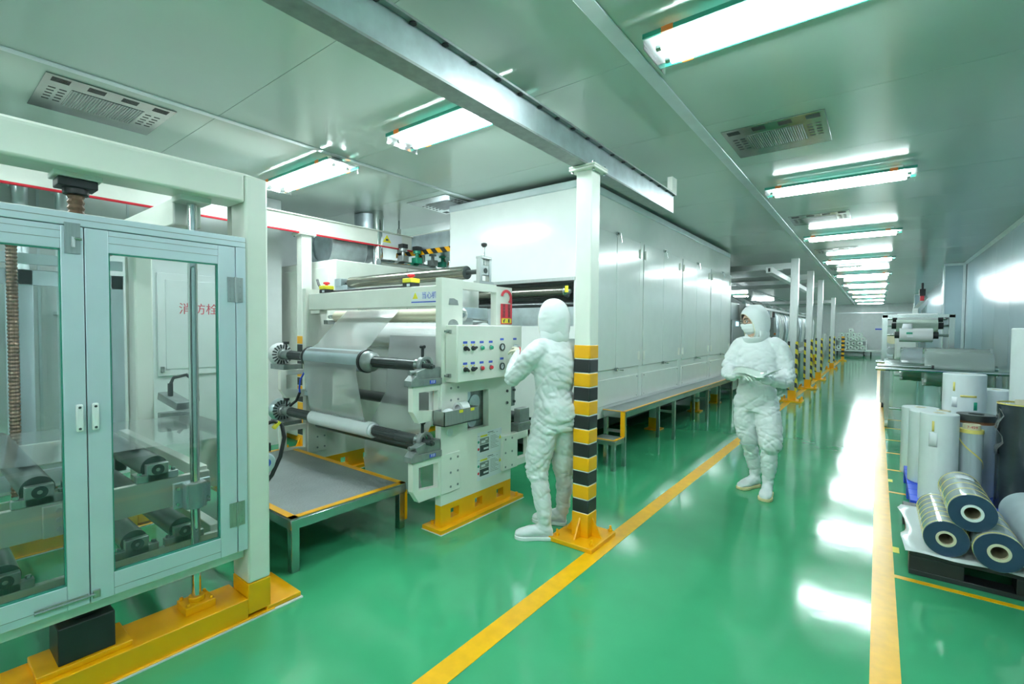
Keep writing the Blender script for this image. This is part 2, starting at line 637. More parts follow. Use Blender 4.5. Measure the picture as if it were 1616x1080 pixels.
lamp0 = make_lamp()
lamps = []
for k in range(10):
    lamps.append((-.38, 2.57 + 3.36 * k, 'aisle', k))
lamps += [(-2.5, 2.57, 'mid', 0), (-4.6, 2.57, 'left', 0), (-.38, -.79, 'behind', 0), (-2.5, -.79, 'behind', 1), (-4.6, -.79, 'behind', 2), (-.38, -4.1, 'behind', 3),
          (-3.0, -4.1, 'behind', 4), (-6.1, 6.3, 'leftfar', 0), (-6.1, 8.6, 'leftfar', 1)]
for k in range(3):
    lamps.append((-5.2, 16.5 + 6.72 * k, 'machineleft', k))
ordn = ['first', 'second', 'third', 'fourth', 'fifth', 'sixth', 'seventh', 'eighth', 'ninth', 'tenth']
for i, (x, y, g, k) in enumerate(lamps):
    o = lamp0 if i == 0 else copy_tree(lamp0)
    o.location = (x, y, CEIL - .0005)
    o['group'] = 'fluorescent ceiling lamps'
    o['label'] = {
        'aisle': 'bright fluorescent ceiling lamp over the aisle, %s from the camera' % ordn[min(k, 9)],
        'mid': 'bright fluorescent ceiling lamp partly behind the overhead steel beam, above the winder',
        'left': 'fluorescent ceiling lamp above the glass caged machine at the left',
        'behind': ['fluorescent ceiling lamp over the aisle just behind the camera', 'fluorescent ceiling lamp left of the aisle just behind the camera', 'fluorescent ceiling lamp over the left front corner, behind the cage', 'fluorescent ceiling lamp over the aisle by the back wall', 'fluorescent ceiling lamp by the back wall, left of the aisle'][min(k, 4)],
        'leftfar': ['fluorescent ceiling lamp above the cream cabinet behind the winder', 'fluorescent ceiling lamp behind the oven, left of it'][min(k, 1)],
        'machineleft': 'fluorescent ceiling lamp left of the far coating line, %s from its near end' % ordn[min(k, 9)]}[g]


def make_vent():
    t = thing('ceiling_diffuser', '', 'diffuser')
    a = .35
    p = MB().box(-a, a, -a, a, -.008, 0)
    obj('plate', p, 'ventsteel', t, bevel=.002)
    obj('core_panel', MB().box(-.2, .2, -.17, .17, -.0105, -.008), 'ventsteel', t)
    for j in range(26):
        x = -.19 + j * .0152
        obj('louvre', MB().box(x - .0035, x + .0035, -.165, .165, -.0135, -.0105), 'castg', t)
    for sx in (-1, 1):
        for r in range(2):
            for q in range(5):
                x = sx * (.235 + r * .055)
                y = -.12 + q * .06
                obj('air_slot', MB().box(x - .018, x + .018, y - .007, y + .007, -.0092, -.0081), 'dark', t)
    for q in range(4):
        x = -.27 + q * .18
        for k in range(5):
            obj('grille_slot', MB().box(x - .045, x + .045, .245 + k * .016 - .004, .245 + k * .016 + .004, -.0092, -.0081), 'dark', t)
    return t


v0 = make_vent()
VR = [180, -90, 180, 180, 0, 180]
vents = [(-.69, 4.42, 'perforated steel ceiling diffuser between the first and second aisle lamps'), (-4.5, .955, 'perforated steel ceiling diffuser at the top left above the glass cage'),
         (-.69, 8.0, 'perforated steel ceiling diffuser between the second and third aisle lamps'), (-.69, 11.4, 'perforated steel ceiling diffuser between the third and fourth aisle lamps'),
         (-4.45, 4.36, 'steel ceiling diffuser at the corner of the white oven'), (-.69, 14.8, 'perforated steel ceiling diffuser just past the fourth aisle lamp')]
for i, (x, y, lb) in enumerate(vents):
    o = v0 if i == 0 else copy_tree(v0)
    o.location = (x, y, CEIL - .0005)
    o['label'] = lb
    o.rotation_euler = (0, 0, R(VR[i]))
    o['group'] = 'ceiling diffusers'

# ================================================================== OVERHEAD BEAM, STRIPED COLUMN
bm = thing('overhead_beam', 'long pale steel channel beam carried by the striped column', 'beam', (-1.66, 1.5, 2.62))
BX = -1.6
obj('web', MB().box(BX - .012, BX, -4.0, 4.62, 2.632, 2.785), 'galv', bm)
obj('bottom_flange', MB().box(BX - .11, BX + .002, -4.0, 4.62, 2.62, 2.632), 'castg', bm)
obj('top_flange', MB().box(BX - .11, BX + .03, -4.0, 4.62, 2.785, 2.797), 'castg', bm)
for k in range(22):
    yy = .6 + k * .19
    obj('bolt_pad', MB().lathe((BX + .012, yy, 2.785), [(.001, 0), (.016, -.001), (.016, -.006), (.001, -.007)], n=10), 'rubber', bm)
obj('end_tab', MB().box(BX - .02, BX + .03, 4.5, 4.62, 2.797, 2.94), 'cream', bm, bevel=.003)
hang = obj('ceiling_hanger', MB().box(BX - .07, BX - .05, -1.5, -1.3, 2.797, CEIL - .02), 'cream', bm)


def column(name, label, cx, cy, h, ztop_band, n, face=1):
    t = thing(name, label, 'column', (cx, cy, 0))
    a = .062
    obj('shaft', MB().box(cx - a, cx + a, cy - a, cy + a, .19, h), 'cream', t, bevel=.008)
    z0 = .2
    dz = (ztop_band - z0) / n
    for i in range(n):
        c = 'black' if i % 2 == 0 else 'yellow'
        obj('black_band' if i % 2 == 0 else 'yellow_band', MB().box(cx - a - .002, cx + a + .002, cy - a - .002, cy + a + .002, z0 + i * dz, z0 + (i + 1) * dz), c, t, bevel=.008)
    obj('foot', MB().box(cx - a - .003, cx + a + .003, cy - a - .003, cy + a + .003, .03, .2), 'yellow', t, bevel=.006)
    obj('base_plate', MB().box(cx - .175, cx + .165, cy - .2, cy + .17, 0, .032), 'yellow', t, bevel=.004)
    for dx, dy in ((1, 0), (-1, 0), (0, 1), (0, -1)):
        g = MB()
        if dx:
            g.prism([(cx + dx * a, .03), (cx + dx * (a + .08), .03), (cx + dx * a, .17)], 'y', cy - .006, cy + .006)
        else:
            g.prism([(cy + dy * a, .03), (cy + dy * (a + .08), .03), (cy + dy * a, .17)], 'x', cx - .006, cx + .006)
        obj('gusset', g, 'yellow', t)
    for sx in (-1, 1):
        for sy in (-1, 1):
            b = MB()
            b.cyl((cx + sx * .135, cy + sy * .145, .03), (cx + sx * .135, cy + sy * .145, .05), .016, n=6)
            b.cyl((cx + sx * .135, cy + sy * .145, .05), (cx + sx * .135, cy + sy * .145, .075), .008, n=8)
            obj('anchor_bolt', b, 'yellow', t)
    obj('cap_plate', MB().box(cx - .1, cx + .1, cy - .1, cy + .1, h - .032, h - .016), 'cream', t, bevel=.003)
    obj('cap_plate', MB().box(cx - .1, cx + .1, cy - .1, cy + .1, h - .014, h), 'cream', t, bevel=.003)
    for sx in (-1, 1):
        for sy in (-1, 1):
            obj('cap_bolt', MB().cyl((cx + sx * .08, cy + sy * .08, h - .045), (cx + sx * .08, cy + sy * .08, h + .015), .009, n=8), 'steel', t)
    return t


column('striped_column', 'cream square column with black and yellow bands beside the operator', -1.634, 2.985, 2.62, 1.385, 12)

# rear beam and column with the red conduit
rb = thing('rear_beam', 'pale channel beam with a red conduit under it at the left rear', 'beam', (-5.4, 2, 2.6))
obj('web', MB().box(-5.41, -5.395, -3.0, 4.6, 2.62, 2.79), 'cream', rb)
obj('top_flange', MB().box(-5.5, -5.36, -3.0, 4.6, 2.79, 2.802), 'cream', rb)
obj('bottom_flange', MB().box(-5.5, -5.38, -3.0, 4.6, 2.608, 2.62), 'cream', rb)
obj('red_conduit', MB().tube([(-5.39, -3, 2.598), (-5.39, 4.75, 2.598)], .012), 'red', rb, label='red conduit')
ws = obj('warning_sign', MB().box(-5.394, -5.391, 4.05, 4.42, 2.635, 2.785), 'paper', rb)
obj('warning_triangle', MB().prism([(4.09, 2.66), (4.23, 2.66), (4.16, 2.765)], 'x', -5.391, -5.389), 'yellab', ws)
obj('hand_mark', MB().prism([(4.135, 2.68), (4.185, 2.685), (4.18, 2.71), (4.14, 2.71)], 'x', -5.389, -5.388), 'ink', ws)
column('rear_column', 'cream column with a striped foot behind the winder, under the rear beam', -5.45, 3.0, 2.606, 1.385, 12)

# ================================================================== OVEN
OX, OY0, OY1 = -2.42, 4.32, 10.4
ov = thing('drying_oven', 'large white drying oven with a row of tall hinged doors', 'oven', (-3.4, 7.4, 0))
b = MB()
b.box(-4.33, OX, OY0, OY1, .5, 1.52)
b.box(-4.33, OX, OY0, OY1, 2.02, CEIL - .05)
b.box(-4.33, OX, 4.75, OY1, 1.52, 2.02)
b.box(-4.33, -4.24, OY0, 4.75, 1.52, 2.02)
b.box(-2.52, OX, OY0, 4.75, 1.52, 2.02)
obj('body', b, 'oven', ov)
cr = MB()
cr.box(-4.34, OX + .012, OY0 - .012, OY1, CEIL - .13, CEIL - .045)
obj('cornice', cr, 'trim', ov, bevel=.012)
obj('slot_header', MB().box(-4.24, -2.5, OY0 - .015, OY0 + .02, 2.0, 2.035), 'brushed', ov)
obj('slot_panel', MB().box(-4.24, -2.52, OY0 + .01, OY0 + .03, 1.52, 1.725), 'galv', ov)
obj('slot_back', MB().box(-4.24, -2.52, 4.70, 4.74, 1.52, 2.02), 'castg', ov)
r_ = obj('guide_roller', MB().cyl((-4.2, 4.42, 1.9), (-2.68, 4.42, 1.9), .062, n=28), 'rollerb', ov)
obj('bearing_hub', MB().lathe((-2.68, 4.42, 1.9), [(.07, 0), (.075, .02), (.05, .05), (.02, .08)], (1, 0, 0)), 'steel', r_)
obj('yellow_tag', MB().box(-2.64, -2.6, 4.34, 4.345, 1.88, 1.95), 'yellab', r_)
obj('guide_roller', MB().cyl((-4.2, 4.5, 1.76), (-2.58, 4.5, 1.76), .045, n=24), 'roller', ov)
mods = [(4.42, 5.10, 5.77), (5.90, 6.61, 7.29), (7.44, 8.15, 8.86), (9.01, 9.71, 10.36)]
for (a, m_, c) in mods:
    for (y0, y1, hinge) in ((a, m_, a), (m_, c, c)):
        d = obj('oven_door', MB().box(OX, OX + .014, y0 + .004, y1 - .004, 1.03, 2.585), 'ovend', ov, bevel=.004)
        hy = y0 + .02 if hinge == y0 else y1 - .02
        for hz in (1.16, 2.44):
            obj('hinge', MB().box(OX + .014, OX + .026, hy - .018, hy + .018, hz - .05, hz + .05).cyl((OX + .026, hy, hz - .055), (OX + .026, hy, hz + .055), .008, n=10), 'cream', d)
    for hz, s in ((1.025, -1), (2.59, 1)):
        h = MB()
        h.box(OX + .012, OX + .03, m_ - .03, m_ + .03, hz - .018, hz + .018)
        h.cyl((OX + .03, m_, hz), (OX + .055, m_, hz), .012, n=10)
        if s < 0:
            h.cyl((OX + .05, m_, hz), (OX + .065, m_ + .1, hz - .012), .008, n=8)
        else:
            h.cyl((OX + .05, m_ + .01, hz), (OX + .06, m_ + .02, hz - .1), .008, n=8)
        obj('door_latch', h, 'steel', ov)
    obj('lower_panel', MB().box(OX, OX + .01, a + .004, c - .004, .63, .925), 'oven', ov, bevel=.003)
    for q in (a + .05, c - .05):
        for z in (.66, .9):
            obj('panel_screw', MB().cyl((OX + .01, q, z), (OX + .016, q, z), .008, n=8), 'steel', ov)
    obj('mullion', MB().box(OX, OX + .008, c + .01, c + .12, .63, 2.6), 'oven', ov, bevel=.003)
for yy in (4.6, 6.9, 8.9, 10.2):
    for xx in (-2.62, -4.15):
        l = obj('oven_leg', MB().box(xx - .06, xx + .06, yy - .06, yy + .06, .18, .5), 'cream', ov, bevel=.005)
        obj('leg_foot', MB().box(xx - .065, xx + .065, yy - .065, yy + .065, .02, .18).box(xx - .11, xx + .11, yy - .11, yy + .11, 0, .02), 'yellow', l, bevel=.004)
obj('under_shade', MB().box(-4.3, -3.0, OY0 + .2, OY1 - .2, .12, .5), 'dark', ov)  # dark box put in as the shade beneath the oven

# walkway in front of the oven
wk = thing('walkway_platform', 'long grey walkway platform on steel legs along the oven, yellow edged', 'platform', (-2.3, 7.5, 0))
obj('deck', MB().box(-2.405, -2.15, 4.79, 11.4, .588, .6), 'tread', wk)
obj('edge_rail', MB().box(-2.185, -2.148, 4.79, 11.4, .53, .588), 'steel', wk)
obj('edge_rail', MB().box(-2.405, -2.148, 4.787, 4.82, .53, .588), 'steel', wk)
obj('yellow_edge', MB().box(-2.175, -2.146, 4.785, 11.4, .598, .603), 'yellow', wk)
obj('yellow_edge', MB().box(-2.405, -2.146, 4.785, 4.812, .598, .603), 'yellow', wk)
for yy in (4.83, 6.42, 8.0, 9.6, 11.2):
    for xx in (-2.384, -2.168):
        obj('leg', MB().box(xx - .02, xx + .02, yy - .02, yy + .02, 0, .53), 'steel', wk)
    obj('cross_bar', MB().box(-2.364, -2.188, yy - .015, yy + .015, .36, .39), 'steel', wk)
obj('yellow_corner', MB().box(-2.19, -2.145, 4.78, 4.806, .33, .598), 'yellow', wk)
obj('step_tread', MB().box(-2.405, -2.15, 4.56, 4.79, .312, .324), 'tread', wk)
obj('step_edge', MB().box(-2.405, -2.146, 4.555, 4.58, .322, .327).box(-2.175, -2.146, 4.56, 4.79, .322, .327), 'yellow', wk)
obj('step_rail', MB().box(-2.405, -2.148, 4.556, 4.58, .27, .312).box(-2.175, -2.148, 4.58, 4.79, .27, .312), 'steel', wk)
for xx in (-2.384, -2.172):
    obj('step_leg', MB().box(xx - .02, xx + .02, 4.562, 4.602, 0, .27), 'steel', wk)

# ================================================================== GLASS CAGED MACHINE (left)
m1 = thing('film_unwinding_machine', 'cream framed film machine behind glazed cage doors at the left, yellow base', 'machine', (-3.4, .5, 0))
for (xf, nm) in ((-2.5, 'front'), (-4.3, 'rear')):
    xb = xf - .18
    g = MB()
    g.box(xb, xf, 1.07, 1.182, .185, 2.245)
    g.box(xb, xf, -.28, -.17, .185, 2.245)
    g.box(xb, xf, -.17, 1.07, 2.11, 2.245)
    obj('gantry', g, 'cream', m1, bevel=.012)
    y = MB()
    y.box(xb, xf, 1.07, 1.182, .03, .185)
    y.box(xb, xf, -.28, -.17, .03, .185)
    y.box(xb - .05, xf, -.17, 1.07, .012, .112)
    y.box(xb - .16, xf + .004, 1.16, 1.345, .008, .032)
    y.box(xb - .16, xf + .012, -.45, 1.2, .006, .014)
    obj('base_rail', y, 'yellow', m1, bevel=.008)
    obj('grout_bed', MB().box(xb - .17, xf + .016, -.46, 1.35, 0, .007), 'whitefilm', m1)
obj('levelling_wedge', MB().prism([(1.2, .05), (1.24, .05), (1.33, .2), (1.33, .26), (1.2, .26)], 'x', -2.95, -2.86), 'yellow', m1, bevel=.004)
obj('levelling_nut', MB().lathe((-2.9, 1.25, .26), [(.025, 0), (.025, .03), (.014, .032), (.014, .05)], n=8), 'steel', m1)
obj('tie_beam', MB().box(-4.3, -2.68, .82, .94, 1.98, 2.11), 'cream', m1, bevel=.008)
# door surround
obj('door_header', MB().box(-2.54, -2.498, -.17, 1.07, 1.885, 1.936), 'alu', m1, bevel=.003)
obj('header_groove', MB().box(-2.4985, -2.4975, -.17, 1.07, 1.91, 1.913), 'castg', m1)
obj('door_jamb', MB().box(-2.54, -2.498, 1.024, 1.07, .37, 1.885), 'alu', m1, bevel=.003)
obj('sill_rail', MB().box(-2.62, -2.545, -.17, 1.07, .315, .375), 'cream', m1, bevel=.004)


def cage_door(y0, y1, ya, yb):
    za, zb = .372, 1.882
    d = MB()
    d.box(-2.535, -2.497, y0, ya, za, zb)
    d.box(-2.535, -2.497, yb, y1, za, zb)
    d.box(-2.535, -2.499, ya, yb, 1.792, zb)
    d.box(-2.535, -2.499, ya, yb, za, .468)
    o = obj('cage_door', d, 'alu', m1, bevel=.002)
    obj('glass_pane', MB().box(-2.518, -2.514, ya - .005, yb + .005, .463, 1.797), 'glass', o)
    gk = MB()
    for (a, b_, c, e) in ((ya, ya + .005, .468, 1.792), (yb - .005, yb, .468, 1.792)):
        gk.box(-2.52, -2.502, a, b_, c, e)
    gk.box(-2.52, -2.502, ya, yb, .468, .473)
    gk.box(-2.52, -2.502, ya, yb, 1.787, 1.792)
    obj('gasket', gk, 'acryledge', o)
    for z in (za + .03, 1.83, 1.86):
        obj('rail_groove', MB().box(-2.4992, -2.498, ya, yb, z, z + .002), 'castg', o)
    return o


dr = cage_door(.464, 1.02, .538, .945)
dl = cage_door(-.165, .4605, -.09, .394)
for d, yy in ((dr, .486), (dl, .438)):
    h = MB().box(-2.497, -2.478, yy - .011, yy + .011, 1.075, 1.185)
    ho = obj('pull_handle', h, 'whitefilm', d, bevel=.006)
    for z in (1.088, 1.172):
        obj('handle_screw', MB().cyl((-2.478, yy, z), (-2.4765, yy, z), .005, n=8), 'ink', d)
for z in (.565, 1.675):
    h = MB().box(-2.4975, -2.4945, .985, 1.055, z - .06, z + .06)
    h.cyl((-2.494, 1.021, z - .062), (-2.494, 1.021, z + .062), .006, n=10)
    for yy in (.998, 1.044):
        for dz in (-.045, -.015, .015, .045):
            h.cyl((-2.4945, yy, z + dz), (-2.4925, yy, z + dz), .005, n=6)
    obj('hinge', h, 'brushed', dr)
lt = MB().box(-2.497, -2.493, .405, .452, 1.775, 1.895)
lt.cyl((-2.49, .43, 1.80), (-2.49, .43, 1.84), .006, n=8).cyl((-2.49, .43, 1.835), (-2.482, .455, 1.833), .005, n=8)
obj('top_bolt', lt, 'brushed', dl)
bt = MB().box(-2.497, -2.492, .30, .455, .395, .415)
bt.cyl((-2.49, .30, .405), (-2.49, .475, .405), .005, n=8)
bt.box(-2.497, -2.488, .47, .492, .39, .42)
obj('slide_bolt', bt, 'brushed', dl)


def screw(x, y):
    n = 150
    pr = []
    z0, z1 = .30, 2.06
    for i in range(n + 1):
        z = z0 + (z1 - z0) * i / n
        pr.append((.029 if i % 2 else .024, z - z0))
    s = obj('lead_screw', MB().lathe((x, y, z0), pr, n=14), 'rust', m1, sharp=20)
    obj('top_bearing', MB().box(x - .05, x + .05, y - .062, y + .062, 2.055, 2.09).cyl((x, y, 2.03), (x, y, 2.06), .042, n=16), 'rubber', s, bevel=.004)
    obj('top_pad', MB().box(x - .06, x + .06, y - .075, y + .075, 2.09, 2.112), 'cream', s, bevel=.003)
    gb = obj('screw_gearbox', MB().box(x - .09, x + .085, y - .095, y + .085, .135, .285), 'black', m1, bevel=.004)
    obj('gearbox_collar', MB().cyl((x, y, .285), (x, y, .325), .048, n=20), 'black', gb)
    obj('mount_block', MB().box(x - .1, x + .1, y - .16, y + .14, .112, .135), 'yellow', gb, bevel=.003)


def rod(x, y):
    s = obj('guide_rod', MB().cyl((x, y, .15), (x, y, 2.09), .0205, n=20), 'chrome', m1)
    obj('rod_flange', MB().box(x - .06, x + .06, y - .065, y + .065, 2.085, 2.112), 'cream', s, bevel=.003)
    f = MB().box(x - .06, x + .06, y - .065, y + .065, .112, .15).cyl((x, y, .15), (x, y, .172), .035, n=16)
    for sx in (-1, 1):
        for sy in (-1, 1):
            f.cyl((x + sx * .045, y + sy * .05, .15), (x + sx * .045, y + sy * .05, .165), .009, n=6)
    obj('rod_foot', f, 'yellow', s, bevel=.003)
    c = MB().ring((x, y, .61), (x, y, .735), .04, .0215, n=20)
    c.box(x - .05, x - .03, y - .08, y + .08, .61, .735)
    c.box(x - .045, x + .02, y - .045, y + .045, .61, .733)
    cl = obj('rod_clamp', c, 'alu', s, bevel=.004)
    for sy in (-1, 1):
        for z in (.635, .71):
            obj('clamp_bolt', MB().cyl((x - .03, y + sy * .065, z), (x - .018, y + sy * .065, z), .008, n=8), 'steel', cl)


for xx in (-2.63, -4.42):
    screw(xx, .465)
    rod(xx, .882)
# lifting carriage and its rollers
for xx, sg in ((-2.75, 1), (-4.18, -1)):
    c = MB().box(xx - .03, xx, -.2, .99, .60, .745)
    c.box(xx - .035, xx + .012 * sg, .36, .46, .6, .735)
    o = obj('carriage_rail', c, 'cream', m1, bevel=.004)
    for z in (.63, .67, .71):
        obj('rail_bolt', MB().cyl((xx, .41, z), (xx + .02 * sg, .41, z), .01, n=8), 'whitefilm', o)
    obj('lower_rail', MB().box(xx - .03, xx, -.2, 1.04, .36, .41), 'cream', m1, bevel=.004)
for yy in (.99, -.2):
    obj('carriage_tie', MB().box(-4.18, -2.78, yy - .05, yy, .70, .765), 'cream', m1, bevel=.004)
obj('lower_tie', MB().box(-4.18, -2.78, 1.0, 1.05, .36, .44), 'cream', m1, bevel=.004)


def roller(y, z, r, x0=-4.12, x1=-2.80, mm='roller', blocks=True, base=None):
    o = obj('idler_roller', MB().cyl((x0, y, z), (x1, y, z), r, n=28), mm, m1)
    obj('journal', MB().cyl((x0 - .06, y, z), (x1 + .05, y, z), .018, n=12), 'steel', o)
    if blocks:
        zb = base if base is not None else z - r - .02
        for xx in (x0 - .04, x1 + .035):
            k = MB().box(xx - .018, xx + .018, y - .045, y + .045, zb, z + .028)
            k.box(xx - .018, xx + .018, y - .085, y + .085, zb, zb + .035)
            q = obj('bearing_block', k, 'brushed', o, bevel=.003)
            s = 1 if xx > -3 else -1
            obj('bearing_face', MB().ring((xx + s * .018, y, z), (xx + s * .022, y, z), .026, .009, n=16), 'ink', o)
            for sy in (-.068, .068):
                obj('block_bolt', MB().cyl((xx, y + sy, zb + .035), (xx, y + sy, zb + .048), .01, n=6), 'steel', o)


for yy in (.765, .355, -.06):
    roller(yy, .80, .056, base=.746)
for yy in (.68, .875, .25, -.1):
    roller(yy, .462, .053, base=.411)
roller(1.32, .80, .045, -4.1, -3.05, blocks=False)
obj('roller_bracket', MB().box(-4.16, -4.1, 1.16, 1.38, .72, .86).box(-3.05, -3.0, 1.16, 1.38, .74, .86), 'castg', m1, bevel=.004)
rows = []
for (yy, zz) in ((-.3, .93), (.0, .9), (.355, .862), (.56, .862), (.765, .862), (1.0, .855), (1.32, .852), (1.36, .80), (1.355, .5), (1.35, .36)):
    rows.append([(-3.95 + .95 * k / 6, yy, zz) for k in range(7)])
obj('film_web', MB().sheet(rows), 'webc', m1, sharp=180)
sa = obj('sensor_arm', MB().obox((-4.2, 1.28, .93), (1, .3, -.35), (0, 1, 0), (.35, 0, 1), .11, .05, .03), 'castg', m1, bevel=.004)
obj('sensor_plug', MB().cyl((-4.22, 1.26, .95), (-4.22, 1.26, 1.06), .018, n=10), 'rubber', sa)
obj('sensor_cable', MB().tube([(-4.22, 1.26, 1.05), (-4.22, 1.28, 1.1), (-4.2, 1.36, 1.12), (-4.17, 1.42, 1.05), (-4.16, 1.42, .92), (-4.18, 1.38, .78), (-4.2, 1.3, .68)], .012), 'rubber', sa)
bk = obj('roller_brake', MB().lathe((-2.86, 1.305, .695), [(.01, 0), (.062, .002), (.062, .04), (.052, .055), (.02, .058)], (1, 0, 0), n=28), 'alu', m1)
obj('brake_badge', MB().cyl((-2.803, 1.305, .70), (-2.80, 1.305, .70), .026, n=20), 'bluelab', bk)
obj('cable_plug', MB().box(-2.87, -2.82, 1.275, 1.34, .76, .81).cyl((-2.845, 1.305, .81), (-2.845, 1.305, .89), .018, n=12), 'rubber', bk)
obj('brake_cable', MB().tube([(-2.845, 1.305, .88), (-2.84, 1.315, .92), (-2.83, 1.36, .935), (-2.82, 1.405, .91), (-2.81, 1.415, .83), (-2.81, 1.39, .72), (-2.81, 1.34, .62), (-2.82, 1.27, .54)], .0115, n=10), 'rubber', bk)
obj('cable_tag', MB().obox((-2.825, 1.375, .91), (0, 1, 1), (1, 0, 0), (0, -1, 1), .025, .014, .008), 'yellab', bk)
# rear glazed door of the cage
d = MB()
for (a, b_) in ((-.1, -.03), (.44, .49), (.5, .57), (.98, 1.05)):
    d.box(-4.53, -4.49, a, b_, .4, 1.86)
d.box(-4.53, -4.49, -.1, 1.05, 1.76, 1.86)
d.box(-4.53, -4.49, -.1, 1.05, .4, .5)
d.box(-4.53, -4.49, -.1, 1.05, 1.9, 1.97)
rd = obj('rear_cage_door', d, 'alu', m1, bevel=.002)
obj('glass_pane', MB().box(-4.512, -4.508, -.03, .98, .5, 1.76), 'glass', rd)

# hydrant cabinet on the left wall
hy = thing('hydrant_cabinet', 'white fire hydrant cabinet with red lettering on the wall behind the cage', 'cabinet', (-6, 2.05, 1.0))
obj('cabinet_frame', MB().box(-6.0, -5.975, 1.68, 2.42, .96, 2.05), 'whitefilm', hy, bevel=.003)
obj('cabinet_door', MB().box(-5.985, -5.965, 1.75, 2.35, 1.03, 1.98), 'wallw', hy, bevel=.003)
obj('door_lock', MB().box(-5.975, -5.955, 1.70, 1.73, 1.0, 1.06), 'castg', hy)
text('lettering', '消防栓', .13, (-5.9645, 2.06, 1.67), *YZ, 'redink', hy)
wd = thing('wall_pipe', 'pair of pale vertical pipes on the left wall behind the cage', 'pipe', (-5.9, .8, 0))
for yy in (.42, .68, .95):
    obj('pipe', MB().cyl((-5.9, yy, 0), (-5.9, yy, CEIL - .02), .05, n=16), 'trim', wd)
    for z in (.4, 1.6, 2.7):
        obj('clamp', MB().box(-6.0, -5.84, yy - .06, yy + .06, z - .015, z + .015), 'trim', wd)

# ================================================================== LOW PLATFORM
pf = thing('operator_platform', 'low tread plate platform with yellow border between the two machines', 'platform', (-3.6, 1.87, 0))
px0, px1, py0, py1 = -4.45, -2.765, 1.43, 2.305
obj('deck', MB().box(px0, px1, py0, py1, .328, .338), 'tread', pf)
for q in ((px0, px1, py0, py0 + .045), (px0, px1, py1 - .045, py1), (px1 - .045, px1, py0, py1), (px0, px0 + .045, py0, py1)):
    obj('border_strip', MB().box(*q, .337, .3405), 'yellow', pf)
obj('side_rail', MB().box(px1 - .02, px1 + .002, py0, py1, .268, .328), 'steel', pf, bevel=.003)
obj('side_rail', MB().box(px0, px1, py0 - .002, py0 + .02, .268, .328), 'steel', pf, bevel=.003)
obj('side_rail', MB().box(px0, px1, py1 - .02, py1 + .002, .268, .328), 'rubber', pf, bevel=.003)
obj('side_rail', MB().box(px0, px0 + .02, py0, py1, .268, .328), 'steel', pf, bevel=.003)
for xx in (px0 + .03, px1 - .03):
    for yy in (py0 + .03, py1 - .03):
        obj('leg', MB().box(xx - .025, xx + .025, yy - .025, yy + .025, 0, .268), 'steel', pf, bevel=.002)
obj('yellow_post', MB().box(px1 - .03, px1 - .005, py1 - .004, py1 + .018, .06, .28), 'yellow', pf)

# ================================================================== WINDER (machine with the control box)
m2 = thing('film_winder', 'cream film winding machine with control box, shafts and yellow feet', 'machine', (-3.4, 2.8, 0))


def side_plate(xf, near):
    xb = xf - .06
    p = MB()
    p.box(xb, xf, 2.41, 2.63, .19, 1.86)            # left stile
    p.box(xb, xf, 3.03, 3.24, .19, 1.84)            # right stile
    p.box(xb, xf, 2.63, 3.03, 1.79, 1.85)           # head
    p.box(xb, xf, 2.63, 3.03, 1.0, 1.52)
    p.box(xb, xf, 2.63, 2.69, .7, 1.0)
    p.box(xb, xf, 2.94, 3.03, .7, 1.0)
    p.box(xb, xf, 2.63, 3.03, .19, .7)
    o = obj('side_plate', p, 'cream', m2)
    y = MB()
    ys = [2.41, 2.51, 2.60, 2.78, 2.87, 3.05, 3.14, 3.24]
    for i in range(0, 8, 2):
        y.box(xb, xf, ys[i], ys[i + 1], .03, .19)
    for i in (1, 3, 5):
        y.box(xb, xf, ys[i], ys[i + 1], .03, .075)
        y.box(xb, xf, ys[i], ys[i + 1], .145, .19)
    y.box(xf - .15, xf + .05, 2.365, 3.36, .004, .032)
    obj('yellow_foot', y, 'yellow', m2)
    obj('grout_bed', MB().box(xf - .155, xf + .056, 2.36, 3.365, 0, .005), 'whitefilm', m2)
    for yy in (2.42, 3.3):
        obj('anchor_bolt', MB().cyl((xf - .1 if yy < 3 else xf + .02, yy, .03), (xf - .1 if yy < 3 else xf + .02, yy, .06), .012, n=6), 'yellow', m2)
    return o


near = side_plate(-2.5, True)
far_ = side_plate(-4.36, False)
# bare patches where the paint is gone
obj('bare_patch', MB().prism([(2.48, 1.665), (2.585, 1.665), (2.575, 1.70), (2.535, 1.715), (2.49, 1.712)], 'x', -2.5, -2.4992), 'castg', near)
obj('bare_patch', MB().prism([(2.53 + .055 * math.cos(R(a)), 1.515 + .045 * math.sin(R(a))) for a in range(0, 181, 20)], 'x', -2.5, -2.4992), 'castg', near)
